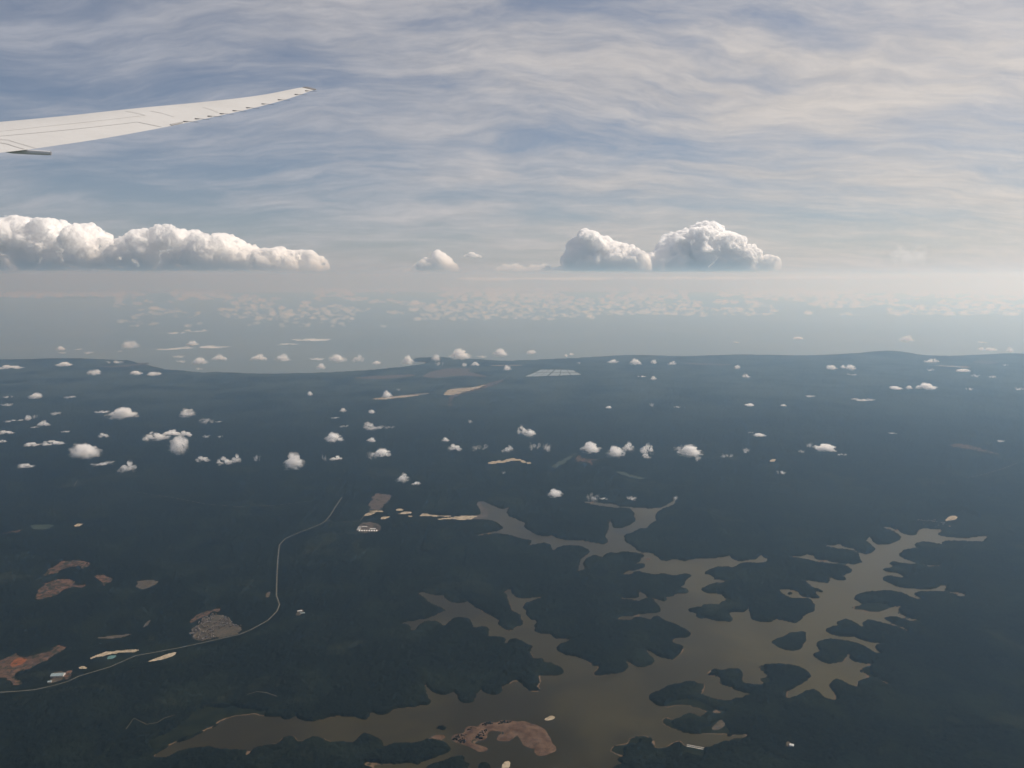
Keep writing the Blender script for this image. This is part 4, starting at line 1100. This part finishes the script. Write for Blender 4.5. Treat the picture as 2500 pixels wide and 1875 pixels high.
outline_cloud('cumulus_tower', 'a4', '-300,400 -250,345 -170,330 -110,315 -60,240 -30,225 0,192 30,186 60,195 100,160 160,146 230,132 275,155 282,200 370,206 392,252 412,286 490,306 530,340 580,352 596,392 572,430', '-300,470 572,470', 126000, 10400, 13,
              'tallest white cumulus tower with shaded blue base above the horizon', 525, 272, 1900, 155, AMP, 0.013)
outline_cloud('cumulus_shoulder', 'a3', '1780,400 1840,340 1900,330 1960,300 2010,262 2060,255 2110,300 2160,340 2200,400', '1780,470 2200,470', 129000, 5000, 20,
              'low cumulus shoulder joining the two tallest towers, behind them', 170, 240, 1100, 170, AMP, 0.007)
outline_cloud('cumulus_turret', 'a3', '430,400 440,365 500,350 545,350 552,305 570,297 610,318 640,335 660,370 690,400 710,425 695,460', '430,480 695,480', 122000, 4800, 14,
              'solitary white cumulus turret with a bent knob on top', 175, 187, 1000, 115, ((1800, 230), (800, 160), (400, 90)), 0.0085)
outline_cloud('low_cumulus', 'a3', '905,450 940,425 1000,410 1030,415 1040,385 1070,385 1105,420 1150,408 1230,410 1250,388 1280,395 1300,430 1340,405 1390,410 1395,450', '905,472 1395,472', 119000, 4800, 15,
              'low ragged cumulus row at the foot of the towers', 225, 170, 840, 115, ((1800, 200), (800, 150), (400, 90)), 0.0085)
outline_cloud('small_cumulus', 'a3', '335,450 380,425 400,440 430,440 465,462', '335,480 465,480', 121000, 2000, 16,
              'small cumulus beside the solitary turret, on the horizon', 50, 119, 400, 105, ((1000, 120), (500, 80)), 0.009)
outline_cloud('small_cumulus', 'a3', '740,322 770,302 800,305 845,325', '740,332 845,332', 123000, 1400, 17,
              'tiny cloud floating clear above the horizon near the turret', 37, 102, 300, 96, ((1000, 120), (500, 80)), 0.006)
outline_cloud('small_cumulus', 'a2', '2128,480 2145,450 2165,435 2185,455 2200,480', '2128,492 2200,492', 121000, 1200, 18,
              'tiny upright cumulus beyond the end of the cream bank', 37, 102, 300, 87, ((1000, 100), (500, 60)), 0.009)
outline_cloud('faint_cumulus', 'a4', '1365,330 1400,290 1425,255 1450,280 1520,270 1545,252 1580,265 1588,320 1580,370', '1365,390 1580,390', 132000, 3000, 19,
              'faint translucent cumulus ghost far right of the tallest tower', 75, 153, 840, 157, ((1800, 240), (800, 160)), 0.00022)

# far field of low clouds over the sea, and the flat sheet along the skyline
r = random.Random(5)
B_ = []
FIELDS = [('D', 420, 1280, 618, 690, 3400), ('D', 1280, 2212, 630, 680, 2600), ('D', 250, 900, 640, 705, 600), ('D', -60, 480, 604, 640, 1700), ('D', 900, 2000, 606, 640, 2600)]
FM = mat_volume('cloud_field', 0.0015, (1, 1, 1), 0.2)
k = 0
fv, ff = [], []
nv = 0


def low_proto(seed):
    rr = random.Random(seed)
    B2 = []
    for _ in range(12):
        rad = rr.uniform(0.10, 0.2)
        B2.append((rr.uniform(-0.36, 0.36), rr.uniform(-0.36, 0.36), rr.uniform(-0.1, 0.28), rad, rad, rad))
    me, co = blob_mesh('low', B2, 0.21, ((0.25, 0.06),), seed, None)
    f = np.array([[v for v in p.vertices] for p in me.polygons if len(p.vertices) == 4])
    lo, hi = co.min(0), co.max(0)
    bpy.data.meshes.remove(me)
    return (co - (lo + hi) / 2) / (hi - lo), f


LOWV = [low_proto(400 + i) for i in range(8)]
spots = []
SP_ = np.zeros((0, 4))
for fr, x0, x1, y0, y1, n_ in FIELDS:
    n_ = int(n_ * 1.6)
    XY = np.stack([rng.uniform(x0, x1, n_), rng.uniform(y0, y1, n_)], 1)
    Q = XY * np.array((1.0, 4.0))
    XY = XY[vnoise(Q, 90, 81) + 0.6 * vnoise(Q, 30, 82) > 0.66]
    for x, y in XY:
        zc = r.uniform(700, 950)
        g_ = ground(*uv(fr, x, y), zc)
        dist = float(np.linalg.norm(g_))
        if dist > 150000: continue
        wm = (3 + 17 * r.random() ** 2.2) * 1.13 / F * dist
        hm = wm * r.uniform(0.35, 0.6)
        if len(SP_) and ((np.abs(SP_[:, 0] - g_[0]) < (wm + SP_[:, 2]) * 0.52) & (np.abs(SP_[:, 1] - g_[1]) < (wm + SP_[:, 3]) * 0.52)).any(): continue
        SP_ = np.vstack([SP_, (g_[0], g_[1], wm, wm)])
        pv, pf = LOWV[r.randrange(len(LOWV))]
        a_ = r.uniform(0, 6.28)
        V = np.stack([pv[:, 0] * math.cos(a_) - pv[:, 1] * math.sin(a_), pv[:, 0] * math.sin(a_) + pv[:, 1] * math.cos(a_), pv[:, 2]], 1)
        V = V * np.array((wm, wm, hm)) + np.array((g_[0], g_[1], zc))
        fv.append(V); ff.append(pf + nv); nv += len(pv); k += 1
fld = mesh_obj('distant_cloud_field', np.concatenate(fv), np.concatenate(ff), FM, smooth=True)
stuff(fld, 'pale field of countless low clouds far out over the sea', 'cloud field')

# flat sheet of stratus along the skyline
B_ = []
for i in range(70):
    x = r.uniform(1020, 1990); y = 603 + r.uniform(-1.5, 1.5) - (x - 1000) * 0.004
    Y0 = r.uniform(70000, 82000)
    u, v = uv('D', x, y); d = ray(u, v); q = Y0 / d[1]
    B_.append((d[0] * q, Y0 - 76000, ALT + d[2] * q, r.uniform(900, 2200), r.uniform(1500, 3000), r.uniform(60, 110)))
zc = float(np.mean([b[2] for b in B_]))
B_ = [(b[0], b[1], b[2] - zc, b[3], b[4], b[5]) for b in B_]
V = []; Fc = []
for i, b_ in enumerate(B_): V.append(ICO_V * np.array((b_[3], b_[4], b_[5] * 8)) + np.array((b_[0], b_[1], b_[2] * 8))); Fc.append(ICO_F + i * len(ICO_V))
o = mesh_obj('tmp', np.concatenate(V), np.concatenate(Fc), None)
md = o.modifiers.new('r', 'REMESH'); md.mode = 'VOXEL'; md.voxel_size = 300
me = bpy.data.meshes.new_from_object(o.evaluated_get(bpy.context.evaluated_depsgraph_get()))
bpy.data.objects.remove(o)
co = np.empty(len(me.vertices) * 3, np.float32); me.vertices.foreach_get('co', co); co = co.reshape(-1, 3); co[:, 2] /= 8
me.vertices.foreach_set('co', co.ravel()); me.update()
me.name = 'stratus_sheet'
me.materials.clear(); me.materials.append(mat_cloud('stratus_droplets', 0.0028, 1 / 1500.0, 0.30, 0.60, 0.0, 0.2))
o = bpy.data.objects.new('stratus_sheet', me); scene.collection.objects.link(o)
o.location = (0, 76000, zc)
tag(o, 'thin bright flat stratus sheet along the skyline under the cumulus towers', 'cloud')


# ------------------------------------------------------------------ the aircraft's wing
def mat_wing():
    m = bpy.data.materials.new('white_wing_paint'); m.use_nodes = True
    b = NB(m.node_tree)
    bs = m.node_tree.nodes['Principled BSDF']
    g = b.n('ShaderNodeTexCoord').outputs['Object']
    n1 = b.noise(g, 0.6, 5, 0.6)
    n2 = b.noise(g, 9.0, 4, 0.7)
    f = b.math('ADD', b.math('MULTIPLY', n1, 0.7), b.math('MULTIPLY', n2, 0.3))
    b.lk(b.mix(b.smooth(f, 0.3, 0.7), (0.60, 0.585, 0.56, 1), (0.68, 0.665, 0.64, 1)), bs.inputs['Base Color'])
    bs.inputs['Roughness'].default_value = 0.42
    return m


M_WING = mat_wing()
M_GREY = surf('bare_grey_metal', (0.24, 0.24, 0.25), rough=0.5, spec=0.4, var=(0.18, 0.18, 0.19), scale=4.0)
M_GAP = surf('panel_gap', (0.34, 0.335, 0.33), rough=0.8)
PHI = R(-5)
O_ = np.array((math.sin(PHI), math.cos(PHI))); FW = np.array((-math.cos(PHI), math.sin(PHI)))
LT = 27.0
TE_PX = [(-420, 640), (-200, 608), (0, 580), (150, 563), (330, 538), (600, 498), (800, 464), (1000, 427), (1170, 393), (1400, 344), (1600, 299), (1800, 247), (1900, 214), (1985, 184), (2013, 178)]
LE_PX = [(-1500, 510), (-1000, 470), (-600, 438), (-260, 409), (0, 386), (200, 368), (430, 346), (700, 316), (940, 291), (1200, 267), (1500, 235), (1700, 207), (1850, 177), (1935, 163), (2013, 161)]
s_tip = (uv('W', 2013, 170)[0] - 1250) / F
# fore-and-aft position of the tip from its bearing
bear = math.atan(s_tip)
QT = LT * math.tan(PHI - bear)


def on_line(px, c0, m):
    d = ray(*uv('W', *px)); h = d[:2]
    al, aq = float(h @ O_), float(h @ FW)
    t = (QT + c0 + m * LT) / (aq + m * al)
    return np.array((d[0] * t, d[1] * t, d[2] * t)), t * al


def curve(pxs, c0, m):
    o = sorted(((l, p) for p, l in (on_line(q, c0, m) for q in pxs)), key=lambda e: e[0])
    L = np.array([e[0] for e in o]); Q = np.array([e[1] for e in o])
    return L, Q


LTE, QTE = curve(TE_PX, 0.0, 0.36)
LLE, QLE = curve(LE_PX, 0.45, 0.60)


def interp(L, Q, l):
    """smooth interpolation along the span"""
    i = int(np.clip(np.searchsorted(L, l) - 1, 0, len(L) - 2))
    def tan(k):
        a, b_ = max(0, k - 1), min(len(L) - 1, k + 1)
        return (Q[b_] - Q[a]) / (L[b_] - L[a])
    h = L[i + 1] - L[i]; t = (l - L[i]) / h
    return (2 * t**3 - 3 * t**2 + 1) * Q[i] + (t**3 - 2 * t**2 + t) * h * tan(i) + (-2 * t**3 + 3 * t**2) * Q[i + 1] + (t**3 - t**2) * h * tan(i + 1)


L0 = max(LTE.min(), LLE.min()) + 0.02
L1 = min(LTE.max(), LLE.max())
UPV = np.array((0, 0, 1.0))


def wing_pt(l, c, side=1, lift=0.0):
    """l: span station, c: 0 leading edge .. 1 trailing edge, side: +1 top, -1 underside"""
    l = min(max(l, L0), L1)
    a, b_ = interp(LLE, QLE, l), interp(LTE, QTE, l)
    ch = float(np.linalg.norm(a - b_))
    th = max(0.0, 1.4845 * math.sqrt(max(c, 0)) - 0.63 * c - 1.758 * c**2 + 1.4215 * c**3 - 0.518 * c**4)   # thin aerofoil, times thickness
    k = 0.035 if side > 0 else -0.06 * (1 - c) ** 0.7
    p = a + (b_ - a) * c
    return p + UPV * (k * th * ch * 2.2 * 0.5 + lift)


ORG = np.array(wing_pt(L0, 0.5))
wing = empty('aircraft_wing', tuple(ORG + np.array((0, 0, ALT))))
tag(wing, 'swept white airliner wing with upturned raked tip, seen against the sky', 'wing')


def loft(name, rows, mat, parent=wing, close=False, smooth=True):
    V = [np.array(p) - ORG for r_ in rows for p in r_]
    n = len(rows[0])
    f = [(i * n + j, i * n + j + 1, (i + 1) * n + j + 1, (i + 1) * n + j) for i in range(len(rows) - 1) for j in range(n - 1)]
    return mesh_obj(name, V, f, mat, parent, smooth=smooth)


_gl, _gcv = np.meshgrid(np.linspace(L0, L1, 420), np.linspace(0, 1, 81), indexing='ij')
_gp = np.array([wing_pt(l, c) for l, c in zip(_gl.ravel(), _gcv.ravel())])
_gz = CP * _gp[:, 1] - SP * _gp[:, 2]
_gu, _gv = 1250 + F * _gp[:, 0] / _gz, 937.5 + F * (-SP * _gp[:, 1] - CP * _gp[:, 2]) / _gz


def px_to_lc(x, y):
    """station and chord fraction of a point read off on the wing's upper side"""
    u_, v_ = uv('W', x, y)
    i = int(np.argmin((_gu - u_) ** 2 + (_gv - v_) ** 2))
    return float(_gl.ravel()[i]), float(_gcv.ravel()[i])


fl0, fc0 = px_to_lc(0, 477)
fl1, fc1 = px_to_lc(870, 385)
fl2, fc2 = px_to_lc(1030, 420)
GAPW = 0.014


def cs(l): return fc0 + (fc1 - fc0) * (l - fl0) / (fl1 - fl0)          # hinge line of the flap
def l_end(c): return fl1 + (fl2 - fl1) * np.clip((c - fc1) / (1 - fc1), 0, 1)


NS = 70
gc = 0.004
cgrid = np.concatenate([np.linspace(0, 0.12, 9)[:-1] ** 1.0, np.linspace(0.12, 1, 19)])
# fixed skin inboard, in front of the flap
loft('wing_skin', [[wing_pt(l, (cs(l) - gc) * t) for t in np.linspace(0, 1, 24) ** 1.5] for l in np.linspace(L0, fl1 - 0.001, 40)], M_WING)
# outer panel
rows = []
for t in np.linspace(0, 1, NS):
    rows.append([wing_pt(lambda_ := (fl1 if c <= fc1 else float(l_end(c)) + GAPW) * (1 - t) + L1 * t, c) for c in cgrid])
loft('outer_panel', rows, M_WING)
loft('flap', [[wing_pt(L0 + (float(l_end(c)) - GAPW - L0) * t, c) for c in [cs(min(L0 + (float(fl1) - L0) * t, fl1)) + gc + (1 - cs(min(L0 + (fl1 - L0) * t, fl1)) - gc) * s_ for s_ in np.linspace(0, 1, 14)]] for t in np.linspace(0, 1, 40)], M_WING)
# underside, which also shows dark in the gaps
loft('underside', [[wing_pt(L0 + (L1 - L0) * t, c, -1) for c in cgrid] for t in np.linspace(0, 1, 60)], M_WING)
loft('spar', [[wing_pt(L0 + (fl2 + 0.3 - L0) * t, c, 1, -0.05) for c in np.linspace(0.25, 0.80, 12)] for t in np.linspace(0, 1, 30)], M_GAP)


def seam(name, pxs, wdt, mat=M_GAP, lift=0.012):
    pp = [px_to_lc(*q) for q in pxs]
    dense = []
    for a, b_ in zip(pp[:-1], pp[1:]):
        for k in range(8): dense.append((a[0] + (b_[0] - a[0]) * k / 8, a[1] + (b_[1] - a[1]) * k / 8))
    dense.append(pp[-1])
    rows = []
    for i, (l, c) in enumerate(dense):
        a, b_ = np.array(wing_pt(*dense[max(0, i - 1)])), np.array(wing_pt(*dense[min(len(dense) - 1, i + 1)]))
        t = b_ - a; t /= np.linalg.norm(t)
        p = np.array(wing_pt(l, c, 1, lift))
        sd_ = np.cross(t, UPV); sd_ /= np.linalg.norm(sd_)
        rows.append([p + sd_ * wdt / 2, p - sd_ * wdt / 2])
    return loft(name, rows, mat)


M_SEAM = surf('sealant_line', (0.56, 0.55, 0.54), rough=0.8)
seam('spoiler_seam', [(-30, 449), (300, 412), (600, 380), (930, 343), (850, 326), (800, 320)], 0.02, M_SEAM)
seam('spoiler_seam', [(-30, 497), (60, 505), (130, 522), (230, 550)], 0.02, M_SEAM)
seam('flap_seam', [(-30, 515), (50, 525), (110, 543), (160, 560)], 0.025, M_SEAM)
seam('panel_joint', [(960, 318), (1030, 330), (1110, 352)], 0.02, M_SEAM)
seam('panel_joint', [(1290, 292), (1350, 310), (1390, 326)], 0.02, M_SEAM)
# inspection plate near the rear edge
pl = [px_to_lc(*q) for q in ((1080, 402), (1092, 407), (1168, 392), (1158, 386))]
mesh_obj('access_plate', [np.array(wing_pt(l, c, 1, 0.014)) - ORG for l, c in pl], [(0, 1, 2, 3)], surf('grey_plate', (0.42, 0.41, 0.40)), wing)
# dark tip cap
loft('tip_cap', [[wing_pt(l, c, 1, 0.012) for c in np.linspace(0.0, 1, 12)] for l in np.linspace(px_to_lc(1955, 172)[0], L1, 8)], M_GREY)
loft('tip_cap', [[wing_pt(l, c, -1, -0.012) for c in np.linspace(0.0, 1, 12)] for l in np.linspace(px_to_lc(1955, 172)[0], L1, 8)], M_GREY)


def rod(name, A, B_, ra, rb, mat, parent=wing, n=8):
    A, B_ = np.array(A), np.array(B_)
    t = (B_ - A) / np.linalg.norm(B_ - A)
    s_ = np.cross(t, UPV); s_ /= np.linalg.norm(s_); q = np.cross(s_, t)
    V = [A + ra * (math.cos(2 * math.pi * k / n) * s_ + math.sin(2 * math.pi * k / n) * q) - ORG for k in range(n)] + [B_ + rb * (math.cos(2 * math.pi * k / n) * s_ + math.sin(2 * math.pi * k / n) * q) - ORG for k in range(n)]
    f = [(k, (k + 1) % n, n + (k + 1) % n, n + k) for k in range(n)] + [tuple(range(n))[::-1], tuple(range(n, 2 * n))]
    return mesh_obj(name, V, f, mat, parent)


AFT = np.array((-FW[0], -FW[1], 0.0))
for x in (1182, 1255, 1333, 1412, 1492, 1577, 1674, 1778, 1884, 1950):
    yy = float(np.interp(x, [q[0] for q in TE_PX], [q[1] for q in TE_PX]))
    l, c = px_to_lc(x, yy - 6)
    A = wing_pt(l, max(c, 0.9), 1, 0.02)
    tipd = AFT + np.array((0, 0, -0.05))
    base = rod('static_wick', A - AFT * 0.06, A + tipd * 0.05, 0.012, 0.009, M_GREY)
    rod('rod', A + tipd * 0.05, A + tipd * 0.30, 0.005, 0.004, M_GREY, base)
# flap track fairing under the trailing edge
l, c = px_to_lc(180, 556)
A = np.array(wing_pt(l, 0.985, -1)) + np.array((0, 0, -0.03))
prof = [(-0.40, 0.010), (-0.25, 0.034), (0.0, 0.046), (0.2, 0.043), (0.42, 0.040), (0.45, 0.037)]
rows = []
for d_, rr in prof:
    c0 = A + AFT * d_ + np.array((0, 0, -0.02 - 0.045 * max(0, d_)))
    rows.append([c0 + rr * (math.cos(a) * np.array((O_[0], O_[1], 0)) * 0.8 + math.sin(a) * UPV) for a in np.linspace(0, 2 * math.pi, 13)])
fa = loft('flap_track_fairing', rows, surf('grey_fairing', (0.74, 0.73, 0.72), rough=0.5))
end = [np.array(q) for q in rows[-1][:-1]]
mesh_obj('fairing_end', [q - ORG + AFT * 0.004 for q in end], [tuple(range(len(end)))], M_GREY, fa)
